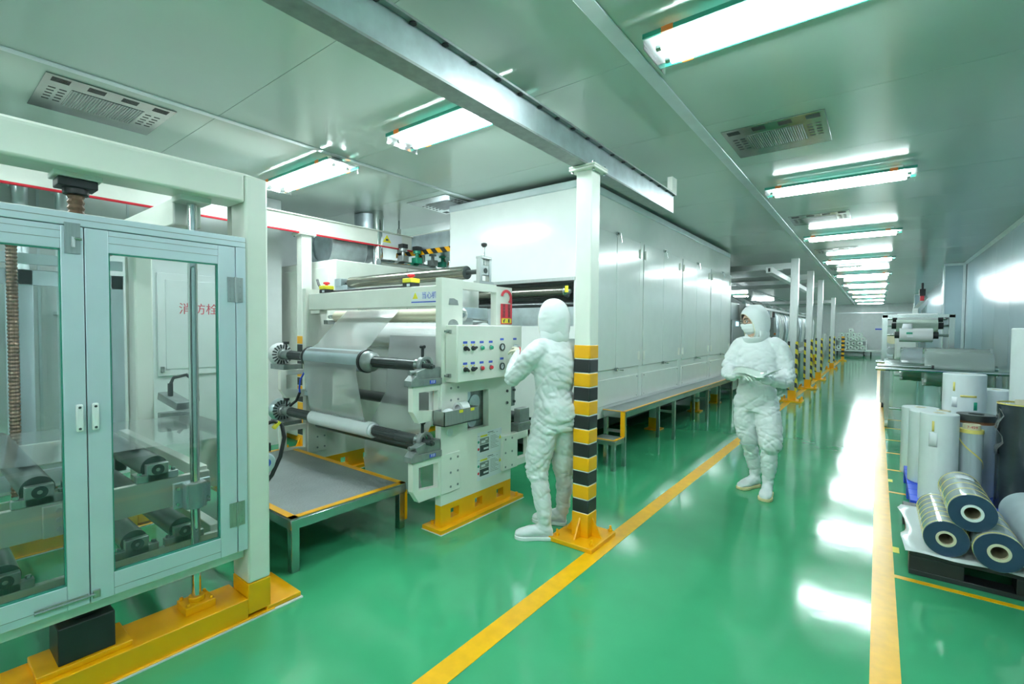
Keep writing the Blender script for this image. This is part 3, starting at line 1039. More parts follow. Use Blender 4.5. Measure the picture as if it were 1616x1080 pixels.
# beam across the front
bmx = obj('front_beam', MB().box(-4.36, -2.56, 2.44, 2.56, 1.655, 1.81), 'cream', m2, bevel=.006)
obj('beam_foot', MB().box(-4.36, -4.2, 2.46, 2.54, 1.62, 1.655), 'cream', bmx, bevel=.003)
wl_ = obj('warning_label', MB().box(-2.86, -2.565, 2.437, 2.44, 1.68, 1.765), 'paper', bmx)
text('lettering', '当心机', .055, (-2.66, 2.4368, 1.735), *XZ, 'bluelab', bmx)
obj('warning_triangle', MB().prism([(-2.845, 1.715), (-2.785, 1.715), (-2.815, 1.765)], 'y', 2.4355, 2.437), 'yellab', bmx)
obj('blue_underline', MB().box(-2.86, -2.565, 2.4362, 2.437, 1.685, 1.694), 'bluelab', bmx)
for xx in (-4.12, -2.92):
    e = obj('stop_box', MB().box(xx - .05, xx + .05, 2.44, 2.53, 1.81, 1.845), 'rubber', m2, bevel=.004)
    obj('yellow_cover', MB().box(xx - .052, xx + .052, 2.438, 2.532, 1.845, 1.88), 'yellab', e, bevel=.006)
    obj('stop_button', MB().lathe((xx, 2.485, 1.88), [(.014, 0), (.014, .012), (.03, .018), (.03, .03), (.02, .036)], n=18), 'red', e)
    obj('white_plate', MB().box(xx + .005, xx + .04, 2.436, 2.4385, 1.815, 1.835), 'paper', e)
obj('cable_bundle', MB().tube([(-4.34, 2.52, 1.95), (-4.28, 2.5, 1.9), (-4.2, 2.5, 1.83), (-4.0, 2.52, 1.825), (-3.4, 2.54, 1.83), (-2.98, 2.53, 1.825)], .012), 'rubber', m2)

# top roller with brackets
tr_ = obj('top_roller', MB().cyl((-4.36, 2.91, 1.955), (-2.72, 2.91, 1.955), .056, n=28), 'rollerb', m2)
obj('journal', MB().cyl((-4.5, 2.91, 1.955), (-2.55, 2.91, 1.955), .02, n=14), 'shaft', tr_)
obj('end_disc', MB().cyl((-2.72, 2.91, 1.955), (-2.716, 2.91, 1.955), .054, n=28), 'ink', tr_)
bk = MB().box(-2.565, -2.50, 2.82, 3.0, 1.85, 1.872)
for yy in (2.855, 2.965):
    bk.box(-2.555, -2.51, yy - .014, yy + .014, 1.872, 2.06)
bk.box(-2.56, -2.505, 2.84, 2.98, 2.05, 2.07)
bk.box(-2.55, -2.515, 2.87, 2.95, 1.92, 2.0)
bo = obj('roller_bracket', bk, 'brushed', m2, bevel=.003)
obj('adjust_screw', MB().cyl((-2.532, 2.91, 2.0), (-2.532, 2.91, 2.15), .007, n=10), 'steel', bo)
obj('star_knob', MB().lathe((-2.532, 2.91, 2.145), [(.01, 0), (.018, .008), (.025, .014), (.025, .03), (.012, .036)], n=10), 'rubber', bo)
obj('bearing_hole', MB().cyl((-2.515, 2.91, 1.957), (-2.512, 2.91, 1.957), .022, n=16), 'ink', bo)
obj('roller_bracket', MB().box(-4.56, -4.44, 2.84, 2.98, 1.92, 2.0).box(-4.58, -4.36, 2.86, 2.96, 1.85, 1.93), 'galv', m2, bevel=.004)

# rollers between the plates
nip = obj('nip_roller', MB().cyl((-4.22, 2.66, 1.595), (-2.58, 2.66, 1.595), .055, n=28), 'creamroll', m2)
obj('journal', MB().cyl((-4.36, 2.66, 1.595), (-2.52, 2.66, 1.595), .018, n=12), 'steel', nip)
obj('nip_block', MB().box(-4.3, -4.22, 2.56, 2.64, 1.52, 1.56), 'brushed', nip, bevel=.003)
obj('drum_roller', MB().cyl((-4.25, 2.95, 1.42), (-2.56, 2.95, 1.42), .12, n=40), 'whitefilm', m2)
obj('tension_roller', MB().cyl((-4.28, 2.85, .82), (-2.56, 2.85, .82), .05, n=24), 'roller', m2)
obj('lower_roller', MB().cyl((-4.28, 2.5, .56), (-2.56, 2.5, .56), .045, n=24), 'roller', m2)
obj('rear_panel', MB().box(-4.3, -2.57, 3.1, 3.13, .72, 1.35), 'oven', m2, bevel=.003)
obj('rear_cover', MB().box(-4.3, -3.05, 3.0, 3.02, 1.1, 1.32), 'oven', m2, bevel=.003)
obj('gear_cover', MB().box(-2.82, -2.6, 3.05, 3.1, 1.1, 1.38), 'whitefilm', m2, bevel=.004)
obj('black_inlet', MB().box(-2.78, -2.68, 3.045, 3.05, 1.2, 1.34), 'dark', m2)
# parts seen in the two windows of the near plate
wn = obj('window_cover', MB().box(-2.74, -2.72, 2.6, 3.06, 1.5, 1.82), 'oven', m2)
g2 = obj('bearing_unit', MB().lathe((-2.72, 2.68, 1.6), [(.075, 0), (.075, .05), (.055, .055), (.055, .075), (.03, .08)], (1, 0, 0), n=28), 'creamroll', m2)
obj('bearing_cap', MB().lathe((-2.64, 2.71, 1.6), [(.05, 0), (.05, .07), (.03, .075), (.03, .09), (.012, .1)], (1, 0, 0), n=24), 'brushed', g2)
obj('arm_link', MB().box(-2.66, -2.58, 2.72, 3.02, 1.57, 1.66), 'galv', m2, bevel=.006)
obj('air_cylinder', MB().cyl((-2.6, 2.8, 1.545), (-2.6, 3.02, 1.545), .02, n=14).box(-2.63, -2.57, 2.66, 2.82, 1.522, 1.575), 'brushed', m2)
gp = obj('gear_plate', MB().box(-2.60, -2.57, 2.66, 2.97, .68, 1.02), 'castg', m2)
for (yy, zz, rr) in ((2.72, .97, .06), (2.83, .90, .062), (2.80, .755, .05)):
    obj('gear_disc', MB().cyl((-2.57, yy, zz), (-2.552, yy, zz), rr, n=28), 'galv', gp)

# arms that carry the winding shafts
ARMS = ((1.09, .83, 1.225, 'upper'), (.565, .275, .685, 'lower'))


def arm(xf, z1, z0):
    a = MB()
    x0, x1 = xf - .05, xf
    a.box(x0, x1, 2.15, 2.203, z0 + .085, z1)
    a.prism([(2.15, z0 + .085), (2.203, z0 + .085), (2.385, z0 + .065), (2.385, z0), (2.205, z0)], 'x', x0, x1)
    a.box(x0, x1, 2.385, 2.42, z0, z1)
    a.box(x0, x1, 2.203, 2.385, z1 - .045, z1)
    o = obj('shaft_arm', a, 'cream', m2)
    pl = obj('arm_plate', MB().box(xf - .004, xf + .014, 2.405, 2.60, z0, z1), 'cream', o, bevel=.003)
    for yy in (2.50, 2.575):
        for zz in (z0 + .04, (z0 + z1) / 2, z1 - .04):
            obj('arm_bolt', MB().cyl((xf + .014, yy, zz), (xf + .017, yy, zz), .009, n=10), 'castg', o)


for (z1, z0, zs, nm) in ARMS:
    arm(-2.505, z1, z0)
    arm(-4.33, z1, z0)
    # slide block with blue label on the arm
    k = MB().prism([(2.125, z1), (2.41, z1), (2.41, z1 + .045), (2.19, z1 + .05), (2.165, z1 + .075), (2.125, z1 + .04)], 'x', -2.57, -2.49)
    so = obj('shaft_slide', k, 'castg', m2, bevel=.003)
    obj('slide_body', MB().prism([(2.18, z1 + .05), (2.40, z1 + .045), (2.40, z1 + .125), (2.25, z1 + .12), (2.18, z1 + .1)], 'x', -2.565, -2.50), 'castg', so, bevel=.003)
    obj('slide_lug', MB().cyl((-2.535, 2.14, z1 + .095), (-2.535, 2.22, z1 + .095), .016, n=12), 'castg', so)
    obj('blue_label', MB().box(-2.49, -2.4885, 2.29, 2.345, z1 + .01, z1 + .034), 'blue', so)
    text('lettering', '夹紧', .022, (-2.4883, 2.318, z1 + .022), *YZ, 'paper', so)
    # shaft
    X0, X1 = -4.62, -2.60
    sh = obj('winding_shaft', MB().cyl((X0 + .2, 2.28, zs), (X1, 2.28, zs), .041, n=28), 'shaft', m2)
    for i in range(8):
        a = 2 * math.pi * i / 8 + .2
        for (xa, xb) in ((X0 + .22, -3.98), (-3.14, -2.82)):
            obj('shaft_key', MB().cyl((xa, 2.28 + .039 * math.cos(a), zs + .039 * math.sin(a)), (xb, 2.28 + .039 * math.cos(a), zs + .039 * math.sin(a)), .005, n=6), 'rubber', sh)
    obj('shaft_groove', MB().ring((-2.815, 2.28, zs), (-2.807, 2.28, zs), .0415, .036, n=28), 'ink', sh)
    obj('shaft_collar', MB().ring((-2.60, 2.28, zs), (-2.565, 2.28, zs), .05, .03, n=24), 'steel', sh)
    obj('shaft_stub', MB().cyl((-2.60, 2.28, zs), (-2.46, 2.28, zs), .02, n=16).cyl((-2.46, 2.28, zs), (-2.44, 2.28, zs), .013, n=12), 'shaft', sh)
    hb = obj('shaft_housing', MB().ring((-2.575, 2.30, zs), (-2.535, 2.30, zs), .068, .045, n=24).box(-2.575, -2.535, 2.24, 2.38, zs - .14, zs - .05), 'castg', sh, bevel=.003)
    obj('clamp_screw', MB().cyl((-2.555, 2.28, zs + .06), (-2.555, 2.28, zs + .13), .011, n=10).cyl((-2.575, 2.28, zs + .135), (-2.535, 2.28, zs + .135), .012, n=10), 'rubber', sh)
    # drive end
    ch = obj('drive_chuck', MB().lathe((X0 + .22, 2.28, zs), [(.045, 0), (.05, -.05), (.038, -.06), (.038, -.12), (.05, -.13), (.05, -.16)], (1, 0, 0), n=20), 'castg', m2)
    obj('brake_disc', MB().lathe((X0 + .06, 2.28, zs), [(.03, .01), (.095, .005), (.11, -.02), (.11, -.06), (.03, -.065)], (1, 0, 0), n=28), 'whitefilm' if nm == 'upper' else 'galv', ch)
    for i in range(18):
        a = 2 * math.pi * i / 18
        obj('disc_slot', MB().obox((X0 + .066, 2.28 + .078 * math.cos(a), zs + .078 * math.sin(a)), (1, 0, 0), (0, math.cos(a), math.sin(a)), (0, -math.sin(a), math.cos(a)), .004, .02, .006), 'ink', ch)
    obj('drive_mount', MB().box(X0 - .05, X0 + .2, 2.22, 2.40, zs - .14, zs - .09).box(X0 - .02, X0 + .06, 2.25, 2.32, zs - .1, zs - .04), 'castg', ch, bevel=.004)
    obj('clamp_screw', MB().cyl((X0 + .14, 2.28, zs + .04), (X0 + .14, 2.28, zs + .11), .008, n=10).cyl((X0 + .14, 2.28, zs + .1), (X0 + .14, 2.28, zs + .125), .026, n=10), 'rubber', ch)

# rear (right hand) arm of the near plate
ra = MB().box(-2.53, -2.47, 3.10, 3.30, .29, .585)
ra.box(-2.53, -2.48, 3.30, 3.50, .52, .585)
ra.box(-2.53, -2.48, 3.30, 3.50, .29, .355)
ra.box(-2.53, -2.48, 3.46, 3.54, .29, .585)
ro = obj('rear_arm', ra, 'cream', m2, bevel=.005)
for yy in (3.13, 3.22):
    for zz in (.32, .44, .555):
        obj('arm_bolt', MB().cyl((-2.47, yy, zz), (-2.467, yy, zz), .009, n=10), 'castg', ro)
rs = obj('rear_shaft', MB().cyl((-4.0, 3.42, .70), (-2.54, 3.42, .70), .045, n=24), 'shaft', m2)
obj('rear_slide', MB().box(-2.56, -2.48, 3.32, 3.52, .585, .66).box(-2.56, -2.49, 3.36, 3.50, .66, .78), 'castg', rs, bevel=.004)
# black duct strip at the right edge, stainless tray
ds = obj('chain_guard', MB().box(-2.545, -2.505, 3.16, 3.30, .82, 1.10), 'castg', m2, bevel=.004)
for zz in (.86, .96, 1.06):
    for yy in (3.18, 3.28):
        obj('guard_screw', MB().cyl((-2.505, yy, zz), (-2.49, yy, zz), .012, n=8), 'ink', ds)
ty = MB()
x0, x1, y0, y1, z0, z1 = -2.5, -2.385, 2.33, 2.70, .80, .905
ty.box(x0, x1, y0, y1, z0, z0 + .006)
ty.box(x1 - .005, x1, y0, y1, z0, z1)
ty.box(x0, x0 + .005, y0, y1, z0, z1)
ty.box(x0, x1, y0, y0 + .005, z0, z1)
ty.box(x0, x1, y1 - .005, y1, z0, z1)
tb = obj('steel_tray', ty, 'brushed', m2)
for yy in (2.5, 2.62):
    obj('tray_label', MB().box(x1, x1 + .001, yy - .02, yy + .02, z1 - .025, z1 - .004), 'yellab', tb)
obj('tape_roll', MB().ring((-2.44, 2.52, .90), (-2.44, 2.60, .90), .05, .03, n=20), 'whitefilm', tb)
obj('wipe', MB().ell((-2.44, 2.42, .88), .04, .05, .035, 12, 8), 'paper', tb)
obj('round_sticker', MB().cyl((-2.5, 2.50, .72), (-2.499, 2.50, .72), .032, n=20), 'wallw', near)

# control box
cb = obj('control_box', MB().box(-2.5, -2.383, 2.45, 3.225, 1.10, 1.517), 'cream', m2, bevel=.006)
obj('box_door', MB().box(-2.383, -2.378, 2.456, 3.22, 1.105, 1.512), 'cream', cb, bevel=.003)
for zz in (1.15, 1.47):
    obj('box_clamp', MB().box(-2.47, -2.44, 2.43, 2.45, zz - .012, zz + .012).cyl((-2.455, 2.40, zz), (-2.455, 2.45, zz), .008, n=8), 'castg', cb)
FX = -2.378


def at_box(px, py):
    # panel position measured on the photograph's panel, in metres along y and z
    return px, py


ctl = []
for (yy, kind) in ((2.53, 'sel'), (2.612, 'sel2'), (2.711, 'but'), (2.817, 'but'), (2.955, 'gauge'), (3.125, 'knob')):
    for row, zc in ((0, 1.346), (1, 1.192)):
        ctl.append((yy, zc, kind, row))
for (yy, zc, kind, row) in ctl:
    lb = obj('name_plate', MB().box(FX, FX + .0015, yy - .022, yy + .022, zc + .027 + (.018 if kind in ('gauge', 'knob') else 0) + .008, zc + .048 + (.018 if kind in ('gauge', 'knob') else 0) + .004), 'bluelab', cb)
    if kind in ('sel', 'sel2'):
        c = obj('selector_switch', MB().lathe((FX, yy, zc), [(.018, 0), (.018, .008), (.014, .012), (.014, .022)], (1, 0, 0), n=18), 'rubber', cb)
        dy, dz = (.6, -.5) if kind == 'sel' else (.9, .5)
        obj('selector_lever', MB().obox((FX + .026, yy, zc), (1, 0, 0), (0, dy, dz), (0, -dz, dy), .008, .02, .006), 'rubber', c)
        for s in (-1, 1):
            obj('position_mark', MB().box(FX, FX + .001, yy + s * .018 - .006, yy + s * .018 + .006, zc + .020, zc + .029), 'yellab', c)
    elif kind == 'but':
        c = obj('push_button', MB().lathe((FX, yy, zc), [(.019, 0), (.019, .006), (.016, .008)], (1, 0, 0), n=20), 'steel', cb)
        obj('button_cap', MB().lathe((FX + .008, yy, zc), [(.0145, 0), (.0145, .012), (.011, .015)], (1, 0, 0), n=20), 'green' if row == 0 else 'red', c)
    elif kind == 'gauge':
        c = obj('pressure_gauge', MB().ring((FX, yy, zc), (FX + .012, yy, zc), .029, .022, n=28), 'ink', cb)
        obj('gauge_dial', MB().cyl((FX, yy, zc), (FX + .006, yy, zc), .022, n=24), 'paper', c)
        obj('gauge_needle', MB().obox((FX + .0065, yy + .004, zc + .004), (1, 0, 0), (0, 1, .9), (0, -.9, 1), .0005, .011, .0012), 'ink', c)
    else:
        obj('regulator_knob', MB().lathe((FX, yy, zc), [(.018, 0), (.018, .012), (.015, .014), (.015, .04), (.011, .043)], (1, 0, 0), n=20), 'galv', cb)

# red hanging tag on the box
hook = []
tcx, tcz = 3.16, 1.755
tg = MB()
for i in range(25):
    pass
outer = [(tcx + .075 * math.cos(R(a)), tcz + .06 * math.sin(R(a))) for a in range(0, 181, 12)]
inner = [(tcx + .05 * math.cos(R(a)), tcz + .045 * math.sin(R(a))) for a in range(150, -91, -12)]
tg.prism([(tcx - .075, 1.53), (tcx + .075, 1.53), (tcx + .075, 1.70), (tcx - .075, 1.70)], 'x', -2.497, -2.494)
nn = 22
for i in range(nn):
    a0, a1 = R(-62 + i * 232 / nn), R(-62 + (i + 1) * 232 / nn)

    def ro_(a):
        ca, sa = math.cos(a), math.sin(a)
        if sa >= 0:
            return (tcx + .075 * ca, tcz + .065 * sa)
        return (tcx + (.075 if ca > 0 else -.075), max(1.70, tcz + .075 * sa))
    q = [(tcx + .047 * math.cos(a0), tcz + .042 * math.sin(a0)), ro_(a0), ro_(a1), (tcx + .047 * math.cos(a1), tcz + .042 * math.sin(a1))]
    tg.prism(q, 'x', -2.497, -2.494)
to = obj('hanging_tag', tg, 'red', m2, label='red plastic hanging tag')
for c in range(2):
    for r_i in range(4):
        yy, zz = tcx - .035 + c * .07, 1.685 - r_i * .028
        g = MB()
        g.box(-2.494, -2.4932, yy - .016, yy + .016, zz + .007, zz + .011)
        g.box(-2.494, -2.4932, yy - .016, yy + .016, zz - .011, zz - .008)
        g.box(-2.494, -2.4932, yy - .003, yy + .002, zz - .011, zz + .011)
        g.box(-2.494, -2.4932, yy - .014, yy - .010, zz - .008, zz + .008)
        g.box(-2.494, -2.4932, yy + .009, yy + .013, zz - .008, zz + .008)
        obj('tag_character', g, 'ink', to)
obj('tag_pictogram', MB().box(-2.494, -2.4932, tcx - .065, tcx + .065, 1.538, 1.578), 'yellab', to)
obj('tag_figure', MB().box(-2.4932, -2.4926, tcx - .045, tcx - .028, 1.543, 1.565).box(-2.4932, -2.4926, tcx - .032, tcx - .02, 1.56, 1.573), 'ink', to)
obj('tag_figure', MB().box(-2.4932, -2.4926, tcx + .022, tcx + .04, 1.543, 1.573), 'ink', to)

# two instruction sheets
for k, zc in enumerate((.565, .37)):
    z0, z1 = zc - .095, zc + .095
    s = obj('instruction_sheet', MB().box(-2.5, -2.4985, 2.805, 3.11, z0, z1), 'paper', near)
    X = -2.4985

    def bit(name, y0, y1, za, zb, mm, dz=.0008):
        return obj(name, MB().box(X, X + dz, y0, y1, za, zb), mm, s)
    bit('title', 2.93, 3.0, z1 - .017, z1 - .012, 'ink')
    bit('highlight', 2.84, 2.925, z1 - .04, z1 - .026, 'yellab')
    bit('photo', 2.835, 2.945, z0 + .09, z1 - .05, 'castg')
    bit('photo', 2.835, 2.945, z0 + .03, z0 + .085, 'ink')
    for (y0, y1, za, zb) in ((2.85, 2.9, z0 + .1, z0 + .12), (2.88, 2.94, z0 + .045, z0 + .06), (2.9, 2.93, z0 + .12, z1 - .06)):
        bit('photo_detail', y0, y1, za, zb, 'paper', .0012)
    obj('green_dot', MB().cyl((X, 2.818, z0 + .115), (X + .0012, 2.818, z0 + .115), .011, n=14), 'green', s)
    obj('red_dot', MB().cyl((X, 2.818, z0 + .058), (X + .0012, 2.818, z0 + .058), .011, n=14), 'red', s)
    obj('warning_triangle', MB().prism([(3.075, z0 + .10), (3.105, z0 + .10), (3.09, z0 + .13)], 'x', X, X + .001), 'yellab', s)
    for i in range(9):
        bit('text_line', 2.965, 3.03 + .02 * ((i * 7) % 3), z1 - .05 - i * .0125, z1 - .047 - i * .0125, 'castg')
    for (y0, y1, zz) in ((2.81, 2.83, .03), (2.93, 2.96, .03), (2.98, 3.02, .028), (3.04, 3.06, .028)):
        bit('text_line', y0, y1, z1 - zz, z1 - zz + .003, 'castg')

# film: nip roller -> upper roll -> lower roll, and the web running down behind
xa, xb = -4.02, -3.22
fr = obj('film_roll', MB().cyl((xa, 2.28, 1.225), (xb, 2.28, 1.225), .088, n=40), 'greyfilm', m2)
for (p, q) in ((xa - .03, xa), (xb, xb + .03)):
    obj('roll_flange', MB().cyl((p, 2.28, 1.225), (q, 2.28, 1.225), .092, n=32), 'rubber', fr)
obj('core_plug', MB().lathe((xb + .03, 2.28, 1.225), [(.085, 0), (.08, .05), (.055, .08), (.045, .085)], (1, 0, 0), n=28), 'castg', fr)
obj('core_plug', MB().lathe((xa - .03, 2.28, 1.225), [(.085, 0), (.07, -.05), (.045, -.07)], (1, 0, 0), n=28), 'castg', fr)
lr = obj('white_film_roll', MB().cyl((-4.0, 2.28, .685), (-3.13, 2.28, .685), .062, n=36), 'milk', m2)
obj('roll_core', MB().ring((-3.13, 2.28, .685), (-3.10, 2.28, .685), .052, .041, n=28), 'paper', lr)
rows = []
prof = [(2.63, 1.648), (2.6, 1.62), (2.5, 1.53), (2.42, 1.45), (2.33, 1.345), (2.28, 1.316), (2.22, 1.297), (2.195, 1.24), (2.20, 1.12), (2.225, .95), (2.245, .80), (2.255, .742), (2.27, .752), (2.285, .748)]
for i, (yy, zz) in enumerate(prof):
    row = []
    for k in range(25):
        f = k / 24
        wob = .006 * math.sin(f * 19 + i * .9) * max(0, i - 7) / 6
        row.append((xa + .01 + (xb - xa - .02 + (.06 * max(0, i - 8) / 5)) * f, yy - wob, zz + (0 if i < 9 else wob * .3)))
    rows.append(row)
obj('film_web', MB().sheet(rows), 'web', m2, sharp=180)
rows = []
for (yy, zz) in ((2.83, 1.42), (2.80, 1.2), (2.78, .9), (2.6, .62), (2.55, .56), (2.54, .3), (2.57, .12)):
    rows.append([(-3.62 + .75 * k / 6, yy, zz) for k in range(7)])
obj('return_web', MB().sheet(rows), 'web', m2, sharp=180)
# air cylinder beside the far plate, orange hose by the near arm
ac = obj('air_cylinder', MB().box(-4.2, -4.11, 2.30, 2.39, .86, .90).box(-4.19, -4.12, 2.31, 2.38, .90, 1.06).box(-4.2, -4.11, 2.30, 2.39, 1.06, 1.10).cyl((-4.155, 2.345, 1.1), (-4.155, 2.345, 1.2), .012, n=10), 'galv', m2, bevel=.004)
obj('blue_air_line', MB().tube([(-4.21, 2.31, 1.07), (-4.26, 2.3, 1.0), (-4.28, 2.3, .92), (-4.27, 2.3, .87)], .008), 'blue', ac)
obj('black_air_line', MB().tube([(-4.27, 2.3, .88), (-4.3, 2.28, .8), (-4.36, 2.25, .75)], .012), 'rubber', ac)
ah = obj('near_air_cylinder', MB().cyl((-2.6, 2.42, .86), (-2.6, 2.42, 1.02), .03, n=16).box(-2.64, -2.56, 2.38, 2.46, 1.02, 1.06), 'whitefilm', m2)
obj('orange_hose', MB().tube([(-2.57, 2.36, 1.17), (-2.55, 2.38, 1.10), (-2.56, 2.40, 1.0), (-2.55, 2.40, .92), (-2.56, 2.39, .85)], .009), 'orange', ah)
obj('floor_tie', MB().box(-4.36, -2.56, 3.1, 3.18, .20, .3), 'cream', m2, bevel=.005)

# ================================================================== CREAM CABINET, DUCTS AND OVERHEAD TRAY AT THE REAR
cc = thing('cream_cabinet', 'large plain cream machine cabinet behind the winder', 'cabinet', (-5.7, 4.2, 0))
obj('body', MB().box(-6.35, -5.02, 3.14, 5.4, .08, 2.285), 'cream', cc, bevel=.012)
obj('plinth', MB().box(-6.3, -5.06, 3.2, 5.3, 0, .08), 'yellow', cc)
obj('panel_seam', MB().box(-5.021, -5.018, 4.2, 4.206, .1, 2.27), 'castg', cc)
obj('side_door', MB().box(-6.2, -5.15, 3.132, 3.142, .3, 2.2), 'cream', cc, bevel=.004)
dt = thing('round_duct', 'fat silver drum duct with an elbow on top of the cream cabinet', 'duct', (-5.78, 3.7, 2.285))
obj('drum', MB().cyl((-5.78, 3.42, 2.555), (-5.78, 3.95, 2.555), .265, n=40), 'galv', dt, bevel=.02)
pts = [(-5.78, 3.95, 2.555)]
for i in range(1, 9):
    a = R(90 * i / 8)
    pts.append((-5.78, 3.95 + .2 * math.sin(a), 2.555 + .2 * (1 - math.cos(a))))
pts.append((-5.78, 4.15, CEIL - .01))
obj('elbow', MB().tube(pts, .2, n=28), 'galv', dt, sharp=25)
obj('drum_rim', MB().ring((-5.78, 3.40, 2.555), (-5.78, 3.43, 2.555), .285, .2, n=40), 'galv', dt)
obj('drum_foot', MB().box(-6.0, -5.56, 3.5, 3.9, 2.286, 2.36), 'cream', dt, bevel=.005)
vp = thing('exhaust_pipe', 'polished vertical exhaust pipes with valves rising behind the winder', 'pipe', (-5.4, 4.4, 2.29))
for (xx, yy, rr, zt) in ((-5.45, 4.05, .07, CEIL - .002), (-5.35, 4.75, .055, 2.555), (-5.2, 5.1, .05, 2.555)):
    obj('pipe', MB().cyl((xx, yy, 2.29), (xx, yy, zt), rr, n=24), 'chrome', vp)
    obj('pipe_flange', MB().cyl((xx, yy, 2.29), (xx, yy, 2.315), rr + .03, n=24), 'steel', vp)
obj('lying_pipe', MB().tube([(-5.3, 3.95, 2.352), (-5.3, 4.05, 2.352), (-5.3, 4.15, 2.356), (-5.25, 4.9, 2.356)], .06, n=16), 'chrome', vp)
for (yy, mm) in ((4.3, 'castg'), (4.55, 'green'), (4.85, 'castg'), (5.05, 'green')):
    v = obj('valve', MB().box(-5.28, -5.16, yy - .05, yy + .05, 2.40, 2.48).cyl((-5.22, yy, 2.48), (-5.22, yy, 2.56), .025, n=10).cyl((-5.22, yy, 2.54), (-5.22, yy, 2.58), .055, n=12), mm, vp, bevel=.004)
    obj('valve_motor', MB().box(-5.27, -5.17, yy - .045, yy + .045, 2.58, 2.64), 'rubber', v, bevel=.004)
ot = thing('overhead_tray', 'grey overhead tray with black and yellow tape beside the oven top', 'tray', (-5, 5, 2.5))
obj('side_sheet', MB().box(-5.75, -4.36, 4.62, 4.64, 2.60, 2.82), 'galv', ot)
obj('floor_sheet', MB().box(-5.75, -4.36, 4.62, 5.6, 2.56, 2.58), 'galv', ot)
obj('hazard_strip', MB().box(-5.75, -4.36, 4.605, 4.62, 2.53, 2.60), 'hazard', ot)
obj('hazard_strip', MB().box(-5.2, -4.36, 5.3, 5.32, 2.46, 2.53), 'hazard', ot)
obj('hanger', MB().box(-5.72, -5.66, 4.60, 4.62, 2.6, 2.95).box(-4.45, -4.43, 4.6, 4.62, 2.6, 2.9), 'cream', ot)
obj('hanger_rod', MB().cyl((-5.69, 4.61, 2.9), (-5.69, 4.61, CEIL - .002), .012, n=8).cyl((-4.44, 4.61, 2.88), (-4.44, 4.61, CEIL - .002), .012, n=8), 'steel', ot)
obj('edge_pipe', MB().tube([(-5.75, 4.63, 2.82), (-4.36, 4.63, 2.82)], .012), 'cream', ot)

# ================================================================== PALLETS AND FILM ROLLS (right)
def pallet(label, x0, x1, y0, y1, mm, h=.15, name='pallet'):
    t = thing(name, label, 'pallet', ((x0 + x1) / 2, (y0 + y1) / 2, 0), 'plastic pallets')
    for i in range(3):
        yy = y0 + (y1 - y0 - .12) * i / 2
        obj('bottom_runner', MB().box(x0, x1, yy, yy + .12, 0, .03), mm, t, bevel=.003)
        for j in range(3):
            xx = x0 + (x1 - x0 - .25) * j / 2
            obj('block', MB().box(xx, xx + .25, yy, yy + .12, .03, h - .035), mm, t, bevel=.003)
    n = 7
    for i in range(n):
        wdt = (y1 - y0) / n
        obj('deck_board', MB().box(x0, x1, y0 + i * wdt + .004, y0 + (i + 1) * wdt - .004, h - .035, h), mm, t, bevel=.003)
    return t


pallet('black plastic pallet under the striped film rolls', .185, 1.36, 3.80, 4.86, 'black')
pallet('blue plastic pallet under the standing white film rolls', .235, 1.38, 4.92, 6.15, 'blue')
pallet('blue plastic pallet farther back by the roll trolley', .30, 1.4, 7.25, 8.2, 'blue', .13)

# packing sheet on the black pallet
sp = random.Random(3)
rows = []
for i in range(15):
    yy = 3.765 + i * .07
    row = []
    for j in range(19):
        xx = .165 + j * .055
        z = .1525 + .0006 * math.sin(i * 1.3 + j * .9)
        if j < 1:
            z += .02 + .02 * math.sin(i * .8)
        if i == 0:
            z = .1525
        row.append((xx - (.02 * math.sin(i * .7) if j == 0 else 0), yy + (.012 * math.sin(j * 1.1) if i == 0 else 0), z))
    rows.append(row)
ps = obj('packing_sheet', MB().sheet(rows), 'milk', solid=.002, sharp=180)
tag(ps, 'thin white packing sheet spread over the black pallet', 'sheet')


def lying_roll(label, x, z, r, y0, y1, body, face, core_r, bands, group='film rolls lying on the black pallet', core='core'):
    t = thing('film_roll', label, 'film roll', (x, y0, z - r), group)
    obj('film', MB().ring((x, y0, z), (x, y1, z), r, core_r, n=48), body, t)
    obj('end_face', MB().ring((x, y0 - .0012, z), (x, y0 + .002, z), r - .001, core_r, n=48), face, t)
    c = obj('core', MB().ring((x, y0 - .004, z), (x, y1, z), core_r, core_r * .72, n=36), core, t)
    obj('core_inside', MB().ring((x, y0 + .012, z), (x, y1 - .01, z), core_r * .72, core_r * .69, n=36), 'coredark', c)
    for k in range(bands):
        yy = y0 + .012 + k * (y1 - y0 - .05) / max(1, bands - 1)
        obj('tape_band', MB().ring((x, yy, z), (x, yy + .009, z), r + .0012, r - .001, n=48), 'tape', t)
    return t


lying_roll('dark blue ended film roll with yellow tape bands, left of the three lying rolls', .35, .2605, .105, 3.80, 4.42, 'clearfilm', 'bluefilm', .047, 7)
lying_roll('dark blue ended film roll stacked on top of two others', .457, .4475, .107, 3.78, 4.36, 'clearfilm', 'bluefilm', .05, 5, core='whitefilm')
lying_roll('dark blue ended film roll with cream core, lower right of the stack', .566, .2625, .107, 3.74, 4.32, 'clearfilm', 'bluefilm', .05, 4)
g4 = lying_roll('plain grey film roll lying at the right edge on the black pallet', .815, .2955, .14, 3.72, 4.55, 'greyfilm', 'greyfilm', .05, 1)
wl3 = obj('wrap_scrap', MB().sheet([[(.42 + .03 * i, 4.15 + .05 * j, .447 + math.sqrt(max(0, .1095 ** 2 - (.42 + .03 * i - .457) ** 2)) + .002) for i in range(4)] for j in range(3)]), 'paper', solid=.0012)
tag(wl3, 'small white paper slip on the topmost blue ended roll', 'paper slip')


